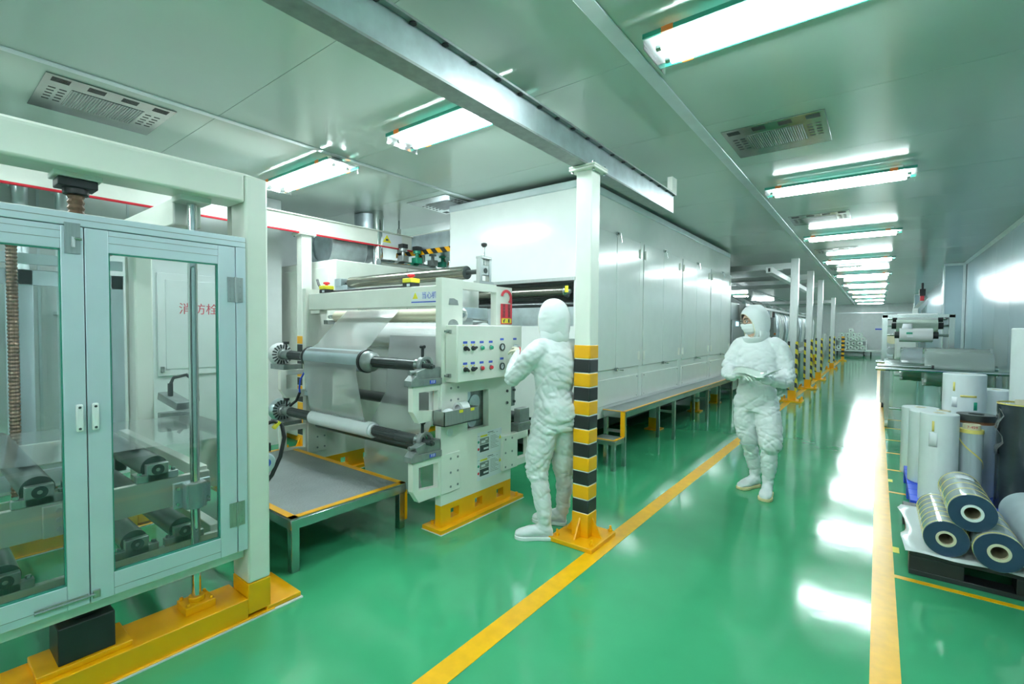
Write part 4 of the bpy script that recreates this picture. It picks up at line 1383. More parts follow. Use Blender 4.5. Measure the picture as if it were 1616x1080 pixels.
def standing_roll(label, x, y, r, z0, z1, body, core_r=.04, core_up=0., core_mat='core', tapes=(), extra=None):
    t = thing('standing_film_roll', label, 'film roll', (x, y, z0), 'film rolls standing on end')
    pr = [(core_r, 0), (r - .006, 0), (r, .006), (r, z1 - z0 - .006), (r - .006, z1 - z0), (core_r, z1 - z0)]
    n = 40
    m_ = MB()
    vs = []
    for (q, h) in pr:
        for i in range(n):
            a = 2 * math.pi * i / n
            vs.append((x + q * math.cos(a), y + q * math.sin(a), z0 + h))
    fs = []
    for k in range(6):
        for i in range(n):
            j = (i + 1) % n
            a, b_ = k * n, ((k + 1) % 6) * n
            fs.append((a + i, a + j, b_ + j, b_ + i))
    m_.add(vs, fs)
    obj('film', m_, body, t)
    obj('core', MB().ring((x, y, z0 + .001), (x, y, z1 + core_up), core_r, core_r * .78, n=32), core_mat, t)
    for (za, zb) in tapes:
        obj('tape_band', MB().ring((x, y, za), (x, y, zb), r + .0012, r - .002, n=40), 'tape', t)
    return t


def patch(par, name, x, y, r, a0, a1, z0, z1, mm, lift=.0015, n=6):
    """a slip stuck on the side of a standing roll"""
    rows = []
    for (zz) in (z0, (z0 + z1) / 2, z1):
        rows.append([(x + (r + lift) * math.cos(R(a0 + (a1 - a0) * k / n)), y + (r + lift) * math.sin(R(a0 + (a1 - a0) * k / n)), zz) for k in range(n + 1)])
    return obj(name, MB().sheet(rows), mm, par, solid=.001)


a_ = standing_roll('tall milky white roll at the left edge of the blue pallet', .39, 5.62, .15, .15, .785, 'milk')
patch(a_, 'torn_slip', .39, 5.62, .15, -112, -96, .52, .60, 'greyfilm')
b_ = standing_roll('front milky white roll with a yellow tape tab, on the blue pallet', .40, 5.02, .118, .15, .855, 'milk', core_up=.0)
patch(b_, 'tape_tab', .40, 5.02, .118, -115, -108, .72, .80, 'tape')
patch(b_, 'torn_label', .40, 5.02, .118, -124, -98, .60, .71, 'paper')
c_ = standing_roll('pale roll capped with a dark grey disc and a brown ring', .665, 5.45, .112, .15, .74, 'greyfilm')
obj('brown_ring', MB().ring((.665, 5.45, .74), (.665, 5.45, .765), .108, .05, n=40), 'orange', c_).data.materials[0] = mat('brown_card', (.30, .13, .06), .6)
obj('grey_disc', MB().ring((.66, 5.45, .765), (.66, 5.45, .815), .122, .05, n=40), 'shaft', c_)
d_ = standing_roll('slim clear roll with a marked cream core and spiral yellow tape', .592, 5.08, .069, .15, .735, 'clearfilm', .052, .045, 'core', ((.725, .737),))
obj('tape_collar', MB().ring((.592, 5.08, .715), (.592, 5.08, .742), .0715, .05, n=40), 'tape', d_)
ang = -100
text('core_marking', '7-459', .026, (.592 - .002, 5.08 - .0535, .762), (1, 0, 0), (0, 0, 1), 'redink', d_)
sp_rows = [[], []]
for k in range(25):
    f = k / 24
    a = R(-170 + 190 * f)
    z = .66 - .22 * f if f < .75 else .495 - .09 * (f - .75) / .25
    for s, dz in ((0, 0), (1, .014)):
        sp_rows[s].append((.592 + .0705 * math.cos(a), 5.08 + .0705 * math.sin(a), z + dz))
obj('spiral_tape', MB().sheet(sp_rows), 'tape', d_, solid=.001)
e_ = standing_roll('tall black film roll with a cream core at the right edge', .885, 5.15, .15, .15, .955, 'blackfilm', .055, .03, 'core', ((.953, .962),))
f_ = standing_roll('big milky white roll with yellow tape strips behind the capped roll', .705, 6.62, .165, 0, 1.07, 'milk')
patch(f_, 'tape_tab', .705, 6.62, .165, -125, -119, .90, .99, 'tape')
patch(f_, 'tape_strip', .705, 6.62, .165, -105, -62, .845, .865, 'tape')
patch(f_, 'paper_label', .705, 6.62, .165, -128, -112, .74, .84, 'paper')
patch(f_, 'green_slip', .705, 6.62, .165, -70, -60, .72, .80, 'green')
standing_roll('tallest milky white roll at the right edge of the picture', 1.10, 5.86, .19, .15, 1.53, 'milk')
standing_roll('white roll between the two tallest standing rolls', .98, 6.95, .15, 0, .90, 'milk')
standing_roll('white roll with a projecting cream core behind the front milky roll', .452, 5.36, .09, .15, .80, 'milk', .045, .035)
standing_roll('low white roll behind the left edge rolls', .372, 6.55, .155, 0, .70, 'milk', .05)
bx = obj('clear_wrap', MB().sheet([[(.74 + .02 * math.sin(i * 1.7), 5.02 + .04 * j + .015 * math.sin(i + j), .92 - .05 * i) for j in range(4)] for i in range(8)]), 'wrap', solid=.001)
tag(bx, 'crumpled clear wrap hanging beside the black film roll', 'wrap')

# ================================================================== ROLL TROLLEY AND TALL ROLL RACK (right, farther back)
tt = thing('roll_trolley', 'stainless tube trolley carrying clear wrapped rolls on its rails', 'trolley', (.7, 10.2, 0))
for xx in (.13, 1.35):
    for yy in (9.4, 11.3):
        obj('leg', MB().box(xx - .03, xx + .03, yy - .03, yy + .03, .14, .88), 'steel', tt)
        cst = obj('caster_fork', MB().box(xx - .02, xx + .02, yy - .03, yy + .03, .06, .14), 'steel', tt)
        obj('caster_wheel', MB().ring((xx - .02, yy, .06), (xx + .02, yy, .06), .06, .02, n=20), 'greenfilm', cst)
for yy in (9.35, 11.35):
    obj('top_rail', MB().tube([(-.02, yy, .91), (1.5, yy, .91)], .03, n=12), 'steel', tt)
for xx in (.13, 1.35):
    obj('side_rail', MB().tube([(xx, 9.3, .862), (xx, 11.4, .862)], .025, n=12), 'steel', tt)
    obj('low_rail', MB().tube([(xx, 9.4, .3), (xx, 11.3, .3)], .02, n=10), 'steel', tt)
obj('low_rail', MB().tube([(.13, 9.4, .3), (1.35, 9.4, .3)], .02, n=10), 'steel', tt)
for (lb, xa, xb, y, r, mm) in (('clear wrapped greenish roll hung across the trolley, nearest and farthest right', .60, 1.30, 9.85, .29, 'greenfilm'),
                               ('clear wrapped pale roll behind the greenish roll on the trolley', .34, 1.05, 10.45, .27, 'greyfilm'),
                               ('blue tinted wrapped roll at the back of the trolley', .40, 1.25, 11.05, .26, 'bluefilm')):
    z = .94
    t = thing('wrapped_roll', lb, 'film roll', ((xa + xb) / 2, y, z - r), 'wrapped rolls on the trolley')
    obj('film', MB().ring((xa, y, z), (xb, y, z), r, .05, n=40), mm, t)
    obj('core', MB().ring((.10, y, z), (1.40, y, z), .05, .038, n=24), 'steel', t)
    rows = []
    for k in range(13):
        xx = xa - .03 + (xb - xa + .06) * k / 12
        rows.append([(xx, y + (r + .008 + .007 * math.sin(k * 2 + i)) * math.cos(2 * math.pi * i / 36), z + (r + .008 + .007 * math.sin(k * 2 + i)) * math.sin(2 * math.pi * i / 36)) for i in range(37)])
    obj('wrap', MB().sheet(rows), 'wrap', t, sharp=180)
t = thing('hanging_bar', 'stainless bar with end collars lying across the trolley', 'bar', (.6, 9.42, .94))
obj('bar', MB().tube([(.0, 9.42, .955), (.66, 9.42, .955)], .028, n=14), 'steel', t)
obj('collar', MB().cyl((.64, 9.42, .955), (.67, 9.42, .955), .036, n=16), 'rubber', t)

rk = thing('roll_rack', 'tall stainless rack holding white labelled film rolls on shafts', 'rack', (.55, 11.6, 0))
for xx in (.10, 1.06):
    for yy in (11.75, 12.75):
        obj('post', MB().box(xx - .04, xx + .04, yy - .04, yy + .04, .1, 1.80), 'steel', rk)
        obj('caster_wheel', MB().ring((xx - .02, yy, .05), (xx + .02, yy, .05), .05, .015, n=16), 'rubber', rk)
    obj('side_bar', MB().box(xx - .03, xx + .03, 11.75, 12.75, 1.74, 1.80), 'steel', rk)
    obj('side_bar', MB().box(xx - .03, xx + .03, 11.75, 12.75, .3, .36), 'steel', rk)
obj('top_bar', MB().box(.06, 1.10, 11.71, 11.77, 1.75, 1.81), 'steel', rk)
obj('top_bar', MB().box(.06, 1.10, 12.73, 12.79, 1.75, 1.81), 'steel', rk)
for (yy, zz, xa, xb, r, lb, gm) in ((11.75, 1.42, .32, .80, .13, 'white film roll with green label on the front shaft of the rack', 'whitefilm'),
                                    (12.2, 1.60, .28, .9, .12, 'green tinted film roll high at the back of the rack', 'greenfilm'),
                                    (12.55, 1.74, .30, .92, .11, 'white film roll at the very top of the rack', 'whitefilm')):
    sh = obj('rack_shaft', MB().cyl((.10, yy, zz), (1.06, yy, zz), .022, n=14), 'steel', rk)
    t = thing('rack_film_roll', lb, 'film roll', ((xa + xb) / 2, yy, zz - r), 'film rolls on the tall rack')
    obj('film', MB().ring((xa, yy, zz), (xb, yy, zz), r, .04, n=40), gm, t)
    for (p, q) in ((xa - .07, xa), (xb, xb + .08)):
        obj('end_chuck', MB().ring((p, yy, zz), (q, yy, zz), .065, .023, n=24), 'rubber', t)
    if zz < 1.5:
        for (za, a0, a1, mm, xo) in ((.03, -100, -85, 'green', .10), (-.03, -100, -75, 'paper', .11)):
            obj('green_label' if mm == 'green' else 'paper_label', MB().box(xa + xo, xa + xo + .09, yy - r - .004, yy - r + .006, zz - .012 + za, zz + .022 + za), mm, t)
        obj('paper_flap', MB().sheet([[(xa + .03, yy - .06, zz + r - .01), (xa + .19, yy - .06, zz + r - .01)], [(xa + .06, yy + .3, zz + .22), (xa + .2, yy + .3, zz + .22)]]), 'paper', t, solid=.001)

# machine part and pale arm on the right wall, beyond the rack
ar = thing('wall_crane', 'pale wall mounted crane arm with red hook beside the right pillar', 'crane', (1.1, 17, 2.0))
obj('arm', MB().obox((.98, 18.5, 2.25), (.15, 1, .18), (1, -.15, 0), (0, -.18, 1), 1.2, .06, .09), 'whitefilm', ar, bevel=.01)
obj('mast', MB().box(1.05, 1.18, 19.6, 19.8, 0, 2.7), 'steel', ar)
obj('hoist', MB().box(.92, 1.06, 18.2, 18.4, 2.52, 2.72).cyl((.99, 18.3, 2.72), (.99, 18.3, 2.9), .03, n=10), 'rubber', ar, bevel=.01)
obj('hook_block', MB().cyl((.99, 18.3, 2.38), (.99, 18.3, 2.52), .05, n=12), 'red', ar)
sm = thing('slitting_machine', 'pale slitting machine half hidden behind the tall rack', 'machine', (1.0, 19, 0))
obj('frame', MB().box(.45, 1.05, 20.5, 22.5, .1, 1.5).box(.45, .6, 20.4, 22.6, 0, .1), 'oven', sm, bevel=.02)
obj('roller', MB().cyl((.38, 20.9, 1.2), (.38, 22.2, 1.2), .16, n=24), 'core', sm)
obj('roller', MB().cyl((.36, 20.9, .8), (.36, 22.2, .8), .12, n=24), 'steel', sm)
obj('guard', MB().box(.5, 1.0, 20.4, 20.48, .6, 1.9), 'whitefilm', sm, bevel=.01)

# ================================================================== FAR END: ROLL CART, DOOR SIGN, POSTS
ct = thing('roll_cart', 'low white cart piled with grey film rolls at the far wall', 'cart', (-1.0, 34.6, 0))
obj('deck', MB().box(-2.05, .35, 34.0, 35.4, .28, .36), 'whitefilm', ct, bevel=.01)
for xx in (-1.9, -.62, -.3, .2):
    obj('caster_wheel', MB().cyl((xx - .03, 34.1, .14), (xx + .03, 34.1, .14), .14, n=16), 'rubber', ct)
obj('end_rail', MB().box(-2.05, -1.98, 34.0, 35.4, .36, 1.0), 'whitefilm', ct)
obj('end_rail', MB().box(-.55, -.5, 34.0, 35.4, .36, .9), 'whitefilm', ct)
cr_ = None
rr = .135
spots = []
for row, (n, x0) in enumerate(((5, -1.83), (4, -1.687), (5, -1.83), (4, -1.687), (1, -1.26))):
    for k in range(n):
        spots.append((x0 + k * .286, .362 + rr + row * .2485))
for i, (x, z) in enumerate(spots):
    if cr_ is None:
        cr_ = thing('cart_roll', '', 'film roll')
        obj('film', MB().ring((0, 0, 0), (0, 1.0, 0), rr, .075, n=20), 'greenfilm', cr_)
        obj('core', MB().ring((0, -.01, 0), (0, 1.01, 0), .075, .05, n=16), 'whitefilm', cr_)
        o = cr_
    else:
        o = copy_tree(cr_)
    o.location = (x, 34.15 + .05 * random.random(), z)
    o['label'] = 'small grey film roll end-on in the pile on the far cart'
    o['group'] = 'film rolls piled on the far cart'
ss = thing('wall_sign', 'small blue edged sign on the far white wall', 'sign', (.1, 35.98, 1.6))
obj('plate', MB().box(-.15, .27, 35.975, 35.995, 1.55, 1.78), 'paper', ss)
obj('blue_strip', MB().box(-.15, .27, 35.968, 35.976, 1.55, 1.62), 'blue', ss)


def far_post(label, y, ztop, w=.07):
    x = -1.40
    t = thing('steel_post', label, 'post', (x, y, 0), 'striped steel posts of the far line')
    obj('shaft', MB().box(x - w, x + w, y - w, y + w, .15, ztop), 'brushed', t, bevel=.004)
    for sx in (-1, 1):
        obj('hazard_edge', MB().box(x + sx * w - .022, x + sx * w + .022, y - w - .003, y + w + .003, .24, 1.26), 'hazardv', t)
    obj('foot', MB().box(x - w - .004, x + w + .004, y - w - .004, y + w + .004, .03, .24).box(x - .2, x + .2, y - .2, y + .2, 0, .035), 'yellow', t, bevel=.004)
    for sx in (-1, 1):
        for sy in (-1, 1):
            obj('foot_bolt', MB().cyl((x + sx * .16, y + sy * .16, .035), (x + sx * .16, y + sy * .16, .1), .018, n=8), 'yellow', t)
    obj('cross_beam', MB().box(-5.6, x - w, y - .05, y + .05, ztop - .2, ztop - .08), 'brushed', t)
    return t


for (y, zt, lb) in ((11.45, 2.98, 'nearest striped steel post of the far line, behind the walking worker'), (14.25, 3.0, 'second striped steel post along the aisle'),
                    (16.95, 3.0, 'third striped steel post along the aisle'), (22.1, 2.75, 'fourth striped steel post, far down the aisle')):
    far_post(lb, y, zt)
pl = thing('rail_hoist', 'white overhead rail hung under the far steel cross beams', 'rail', (-1.75, 14, 2.7))
obj('rail', MB().box(-1.85, -1.73, 10.9, 17.2, 2.66, 2.775), 'whitefilm', pl, bevel=.006)
obj('rail_slot', MB().box(-1.81, -1.77, 10.89, 10.9, 2.68, 2.755), 'dark', pl)
for y in (11.45, 14.25, 16.95):
    obj('hanger', MB().box(-1.95, -1.63, y - .06, y + .06, 2.765, 2.779), 'whitefilm', pl)
for (x, y, lb) in ((-1.35, 28.3, 'far banded yellow guard post by the cart, right one'), (-1.72, 27.5, 'far banded yellow guard post by the cart, left one')):
    t = thing('guard_post', lb, 'post', (x, y, 0), 'far guard posts')
    obj('shaft', MB().box(x - .06, x + .06, y - .06, y + .06, .05, 1.2), 'yellow', t)
    for k in range(5):
        obj('black_band', MB().box(x - .065, x + .065, y - .065, y + .065, .22 + k * .2, .32 + k * .2), 'black', t)
    obj('foot', MB().box(x - .16, x + .16, y - .16, y + .16, 0, .05), 'yellow', t)

# ================================================================== FAR COATING LINE
cl = thing('coating_line', 'long stainless coating line with pale sloped hoods beyond the oven', 'machine', (-3.2, 19, 0))
obj('control_tower', MB().box(-4.3, -2.62, 11.6, 12.9, .1, 1.72).box(-4.3, -2.66, 11.6, 12.4, 1.72, 2.12), 'brushed', cl, bevel=.01)
obj('tower_screen', MB().box(-2.62, -2.612, 11.9, 12.15, 1.58, 1.68), 'screen', cl)
obj('tower_screen', MB().box(-3.0, -2.85, 11.59, 11.6, 1.5, 1.62), 'screen', cl)
for k in range(6):
    obj('tower_louvre', MB().box(-4.2, -2.7, 11.588, 11.6, 1.78 + k * .055, 1.80 + k * .055), 'ink', cl)
obj('bed', MB().box(-4.2, -2.5, 12.9, 27, .62, .78), 'whitefilm', cl, bevel=.01)
obj('bed_edge', MB().box(-2.5, -2.44, 12.0, 27, .58, .66), 'oven', cl)
for k in range(8):
    y = 13.2 + k * 1.9
    obj('bed_leg', MB().box(-2.6, -2.52, y, y + .08, 0, .62), 'steel', cl)
    obj('panel', MB().box(-2.62, -2.6, y, y + 1.75, .8, 1.45), 'brushed' if k % 2 else 'whitefilm', cl, bevel=.006)
    obj('hood', MB().prism([(-4.1, 1.5), (-2.62, 1.5), (-2.75, 2.15), (-3.2, 2.45), (-4.1, 2.45)], 'y', y + .1, y + .65), 'whitefilm', cl, bevel=.01)
    obj('hood', MB().prism([(-4.1, 1.5), (-2.62, 1.5), (-2.9, 2.3), (-4.1, 2.3)], 'y', y + .95, y + 1.5), 'wallw', cl, bevel=.01)
    for j in range(4):
        yy = y + .15 + j * .42
        obj('nozzle_duct', MB().tube([(-2.6, yy, 1.0), (-2.55, yy, 1.45), (-2.6, yy, 1.9), (-2.8, yy + .05, 2.2)], .07, n=10), ('galv', 'whitefilm', 'whitefilm', 'brushed')[j], cl)
obj('top_rail', MB().box(-2.58, -2.52, 12.4, 27, 2.06, 2.12), 'whitefilm', cl)
for k in range(14):
    y = 12.5 + k * .28
    obj('air_fitting', MB().cyl((-2.54, y, 1.72), (-2.54, y, 2.04), .05 + .02 * (k % 3), n=10), ('galv', 'redink', 'bluelab', 'whitefilm', 'ink')[(k * 3) % 5], cl)
for (y, z) in ((13.4, 1.38), (15.3, 1.3)):
    p = obj('control_pendant', MB().box(-2.5, -2.36, y, y + .3, z, z + .55), 'castg', cl, bevel=.01)
    obj('signal_lamp', MB().cyl((-2.36, y + .05, z + .08), (-2.32, y + .05, z + .08), .03, n=10), 'orange', p)
    obj('pendant_cable', MB().tube([(-2.43, y + .15, z), (-2.4, y + .2, z - .2), (-2.5, y + .4, z - .3), (-2.55, y + .5, z - .1)], .025), 'rubber', p)
obj('far_frame', MB().box(-3.0, -2.2, 29.5, 30.6, 0, 1.3).box(-2.9, -2.3, 29.4, 29.5, 1.3, 2.2), 'oven', cl, bevel=.02)
obj('far_feet', MB().box(-2.6, -2.1, 27.2, 27.8, 0, .3), 'yellow', cl)
tk = thing('tank_box', 'wide grey overhead duct box above the far coating line', 'duct', (-5, 20, 2.4))
obj('box', MB().box(-6.6, -4.3, 14.0, 24.0, 1.8, 2.5), 'castg', tk, bevel=.02)
for y in (14.5, 19, 23.4):
    obj('box_leg', MB().box(-4.45, -4.35, y, y + .1, 0, 1.8).box(-6.5, -6.4, y, y + .1, 0, 1.8), 'steel', tk)
wf = struct('glossy_panels_1', MB().box(XL + .001, XL + .03, 13, 33, 1.2, 2.6), 'trim')  # glossy left wall panels added to mirror the lamps, not a window
for k in range(8):
    obj('pane', MB().box(XL + .03, XL + .04, 13.1 + k * 2.5, 15.3 + k * 2.5, 1.3, 2.5), 'wallp', wf)

# ================================================================== PEOPLE
def spline(pts, n=6):
    """Catmull-Rom through (vector, radius) pairs"""
    out = []
    P = [pts[0]] + list(pts) + [pts[-1]]
    for i in range(1, len(P) - 2):
        for k in range(n):
            t = k / n
            a, b_, c, d = (Vector((*P[j][0], P[j][1])) for j in (i - 1, i, i + 1, i + 2))
            v = .5 * ((2 * b_) + (c - a) * t + (2 * a - 5 * b_ + 4 * c - d) * t * t + (3 * b_ - a - 3 * c + d) * t ** 3)
            out.append((Vector(v[:3]), v[3]))
    out.append((Vector(pts[-1][0]), pts[-1][1]))
    return out


def limb(mb, pts, n=16, sub=6):
    s = spline(pts, sub)
    mb.tube([p for p, r in s], [r for p, r in s], n=n)
    mb.ell(s[0][0], *[s[0][1] * .98] * 3, 14, 8)
    mb.ell(s[-1][0], *[s[-1][1] * .98] * 3, 14, 8)


def torso(mb, rings, fx, fy, scale=1., n=28):
    """rings: (cx, cy, z, half side, half depth, back bulge); fx,fy = facing"""
    L = Vector((-fy, fx, 0)) * -1
    F = Vector((fx, fy, 0))
    vs = []
    for (cx, cy, z, a, d, bk) in rings:
        for i in range(n):
            t = 2 * math.pi * i / n
            ca, sa = math.cos(t), math.sin(t)
            q = F * (sa * d * scale - (bk if sa < 0 else 0) * abs(sa)) + L * (ca * a * scale)
            vs.append(Vector((cx, cy, z)) + q)
    m = len(rings)
    fs = [(k * n + i, k * n + (i + 1) % n, (k + 1) * n + (i + 1) % n, (k + 1) * n + i) for k in range(m - 1) for i in range(n)]
    fs += [tuple(range(n))[::-1], tuple(range((m - 1) * n, m * n))]
    mb.add(vs, fs)


def remesh(o, vox, it=4, wr=()):
    r = o.modifiers.new('remesh', 'REMESH')
    r.mode, r.voxel_size, r.use_smooth_shade = 'VOXEL', vox, True
    s = o.modifiers.new('smooth', 'SMOOTH')
    s.factor, s.iterations = .5, it
    for i, (kind, size, st) in enumerate(wr):
        tx = bpy.data.textures.new('wrinkle_%s_%g' % (kind, size), kind)
        tx.noise_scale = size
        if kind == 'WOOD':
            tx.wood_type = 'BANDNOISE'
            tx.turbulence = 9
        d = o.modifiers.new('wrinkle', 'DISPLACE')
        d.texture, d.strength, d.mid_level, d.texture_coords = tx, st, .5, 'LOCAL'
    if wr:
        s = o.modifiers.new('smooth2', 'SMOOTH')
        s.factor, s.iterations = .5, 2
    return o


def folds(o, amp, ctr):
    """bake the remeshed surface and press cloth creases into it"""
    from mathutils import noise
    dg = bpy.context.evaluated_depsgraph_get()
    me = bpy.data.meshes.new_from_object(o.evaluated_get(dg))
    o.modifiers.clear()
    me.materials.clear()
    for q in o.data.materials:
        me.materials.append(q)
    o.data = me
    no = [Vector(v.normal) for v in me.vertices]
    for v, n in zip(me.vertices, no):
        p = v.co
        z = p.z
        k = .45
        for (zc, w_, g) in ((.50, .09, 1.0), (.80, .10, .7), (1.03, .07, .9), (1.16, .10, .6), (.30, .12, .6), (.14, .05, .7)):
            k += g * math.exp(-((z - zc) / w_) ** 2)
        d = 0
        for (t1, t2, sx, sz, ww) in ((.55, .2, 5.5, 15, 1.), (-.6, -.15, 5.0, 12, .9), (.1, .5, 9, 24, .45)):
            u = p.z + t1 * p.x + t2 * p.y
            q = Vector((p.x * sx + 3 * ww, p.y * sx, u * sz))
            q += noise.noise_vector(p * 3.1) * .8
            r_ = noise.noise(q)
            d -= ww * max(0., 1 - abs(r_) * 4.2) ** 1.6          # sharp valleys
            d += ww * .55 * max(0., r_)                           # soft ridges
        d += .8 * noise.noise(p * 6.5)
        v.co = p + n * (.0075 * amp * k * d)
    for q in me.polygons:
        q.use_smooth = True
    return o


def foot(mb, heel, toe, h=.085, w=.047, hs=1.):
    heel, toe = Vector(heel), Vector(toe)
    d = (toe - heel)
    L = d.length
    d.normalize()
    s = Vector((-d.y, d.x, 0))
    prof = [(0, .6, .07), (.04, .85, .10), (.15, 1., .115), (.32, 1., .105), (.5, 1.08, .085), (.7, 1.18, .068), (.86, 1.05, .055), (.96, .75, .045), (1., .35, .03)]
    n = 16
    vs = []
    for (t, ww, hh) in prof:
        c = heel + d * (L * t)
        for i in range(n):
            a = 2 * math.pi * i / n
            z = hh * hs * .5 + hh * hs * .5 * math.sin(a)
            vs.append(c + s * (w * ww * math.cos(a) * (1 if math.sin(a) > 0 else 1.0)) + Vector((0, 0, .012 + z)))
    m = len(prof)
    fs = [(k * n + i, k * n + (i + 1) % n, (k + 1) * n + (i + 1) % n, (k + 1) * n + i) for k in range(m - 1) for i in range(n)]
    fs += [tuple(range(n))[::-1], tuple(range((m - 1) * n, m * n))]
    mb.add(vs, fs)


def sole(heel, toe, w=.05):
    heel, toe = Vector(heel), Vector(toe)
    d = (toe - heel)
    L = d.length
    d.normalize()
    s = Vector((-d.y, d.x, 0))
    out = [(-.01, .3), (.0, .72), (.06, .95), (.2, 1.), (.4, .95), (.55, 1.05), (.72, 1.2), (.86, 1.1), (.96, .8), (1.01, .35)]
    L1 = [heel + d * (L * t) + s * (w * q) for t, q in out]
    R1 = [heel + d * (L * t) - s * (w * q) for t, q in reversed(out)]
    return MB().prism([(p.x, p.y) for p in L1 + R1], 'z', 0, .026)


def hand(wrist, dirv, nrm, thumb_side, curl=(18, 30, 25), spread=4, size=1., thumb_in=.35):
    """palm with five separate fingers; nrm points out of the back of the hand"""
    W = Vector(wrist)
    D = Vector(dirv).normalized()
    N = Vector(nrm)
    N = (N - D * N.dot(D)).normalized()
    S = D.cross(N).normalized() * thumb_side          # towards the thumb
    mb = MB()
    k = size
    # palm
    for (t, a, h) in ((.0, .026, .019), (.03, .033, .02), (.06, .038, .018), (.085, .04, .015)):
        pass
    vs, n = [], 16
    pr = [(-.05, .026, .022), (0, .027, .02), (.03, .035, .02), (.06, .04, .018), (.09, .04, .013)]
    for (t, a, h) in pr:
        for i in range(n):
            an = 2 * math.pi * i / n
            vs.append(W + D * t * k + S * (a * k * math.cos(an)) + N * (h * k * math.sin(an)))
    m = len(pr)
    fs = [(j * n + i, j * n + (i + 1) % n, (j + 1) * n + (i + 1) % n, (j + 1) * n + i) for j in range(m - 1) for i in range(n)]
    fs += [tuple(range(n))[::-1], tuple(range((m - 1) * n, m * n))]
    mb.add(vs, fs)
    lens = ((.029, .040, .026, .022), (.0095, .046, .029, .024), (-.0105, .042, .027, .023), (-.03, .032, .021, .019))
    for fi, (off, l1, l2, l3) in enumerate(lens):
        p = W + D * (.075 * k) + S * off * k
        pts = [p - D * .015 * k, p + D * .012 * k]
        a = 0
        side = S * math.sin(R(spread * (1.5 - fi)))
        for l, c in zip((l1, l2, l3), curl):
            a += R(c)
            dd = (D * math.cos(a) - N * math.sin(a) + side).normalized()
            pts.append(pts[-1] + dd * l * k)
        mb.tube(pts, [.0098 * k, .0098 * k, .0092 * k, .0086 * k, .0075 * k][:len(pts)], n=10)
        mb.ell(pts[-1], *[.0078 * k] * 3, 10, 6)
    # thumb leaves the side of the palm
    t0 = W + D * .022 * k + S * .024 * k
    d1 = (D * .55 + S * .75 - N * thumb_in).normalized()
    d2 = (D * .85 + S * .25 - N * (thumb_in + .25)).normalized()
    pts = [t0, t0 + d1 * .035 * k, t0 + d1 * .035 * k + d2 * .034 * k, t0 + d1 * .035 * k + d2 * .034 * k + (d2 - S * .2).normalized() * .026 * k]
    mb.tube(pts, [.014 * k, .0115 * k, .0105 * k, .0085 * k], n=10)
    mb.ell(pts[-1], *[.0088 * k] * 3, 10, 6)
    return mb


def head_parts(root, c, F, glasses, up_tilt=0):
    """head looking along F (unit, horizontal-ish) at centre c"""
    F = Vector(F).normalized()
    Z = Vector((0, 0, 1))
    Lf = F.cross(Z).normalized() * -1          # person's left
    Z = Lf.cross(F).normalized() * -1
    if Z.z < 0:
        Z = -Z
    C = Vector(c)

    def T(x, y, z):                            # local: x left, y forward, z up
        return C + Lf * x + F * y + Z * z
    hd = MB()
    nu, nv = 36, 26
    vs, fs = [], []
    for j in range(nv + 1):
        t = math.pi * j / nv
        for i in range(nu):
            a = 2 * math.pi * i / nu
            x, y, z = math.sin(t) * math.cos(a), math.sin(t) * math.sin(a), math.cos(t)
            jaw = 1 - .26 * max(0, -z - .1)
            px, py, pz = .076 * x * jaw, .097 * y * (1 - .1 * max(0, -z)), .118 * z
            if y > .3:
                e = math.exp(-((x * .076) / .012) ** 2 - ((pz + .022) / .026) ** 2)
                py += .022 * e                                                   # nose
                for sx in (-1, 1):
                    e = math.exp(-((px - sx * .032) / .017) ** 2 - ((pz - .012) / .014) ** 2)
                    py -= .009 * e                                               # eye sockets
                py += .005 * math.exp(-((pz - .034) / .01) ** 2) * (1 if abs(px) < .055 else 0)   # brow
                py += .006 * math.exp(-(px / .022) ** 2 - ((pz + .062) / .009) ** 2)          # lips
            vs.append(T(px, py, pz))
    for j in range(nv):
        for i in range(nu):
            k = (i + 1) % nu
            fs.append((j * nu + i, (j + 1) * nu + i, (j + 1) * nu + k, j * nu + k))
    hd.add(vs, fs)
    for sx in (-1, 1):                       # ears
        hd.ell(T(sx * .078, -.008, -.008), .012, .02, .032, 12, 8)
    return hd, T


def shell(T, rx, ry, rz, keep, n1=56, n2=40, bump=None, cy=0., cz=0., low=False):
    vs, idx, fs = [], {}, []
    def pt(i, j):
        key = (i % n1, j)
        if key not in idx:
            t = math.pi * j / n2
            a = 2 * math.pi * i / n1
            x, y, z = math.sin(t) * math.cos(a), math.sin(t) * math.sin(a), math.cos(t)
            s = 1 + (bump(x, y, z) if bump else 0)
            if low:
                q = max(1e-4, math.sin(t)) ** (-.5 if z < 0 else -.2)
                x, y = x * q, y * q
            idx[key] = len(vs)
            vs.append(T(rx * x * s, cy + ry * y * s, cz + rz * z * s))
        return idx[key]
    for j in range(n2):
        for i in range(n1):
            t = math.pi * (j + .5) / n2
            a = 2 * math.pi * (i + .5) / n1
            x, y, z = math.sin(t) * math.cos(a), math.sin(t) * math.sin(a), math.cos(t)
            if keep(x, y, z):
                fs.append((pt(i, j), pt(i, j + 1), pt(i + 1, j + 1), pt(i + 1, j)))
    return MB().add(vs, fs)


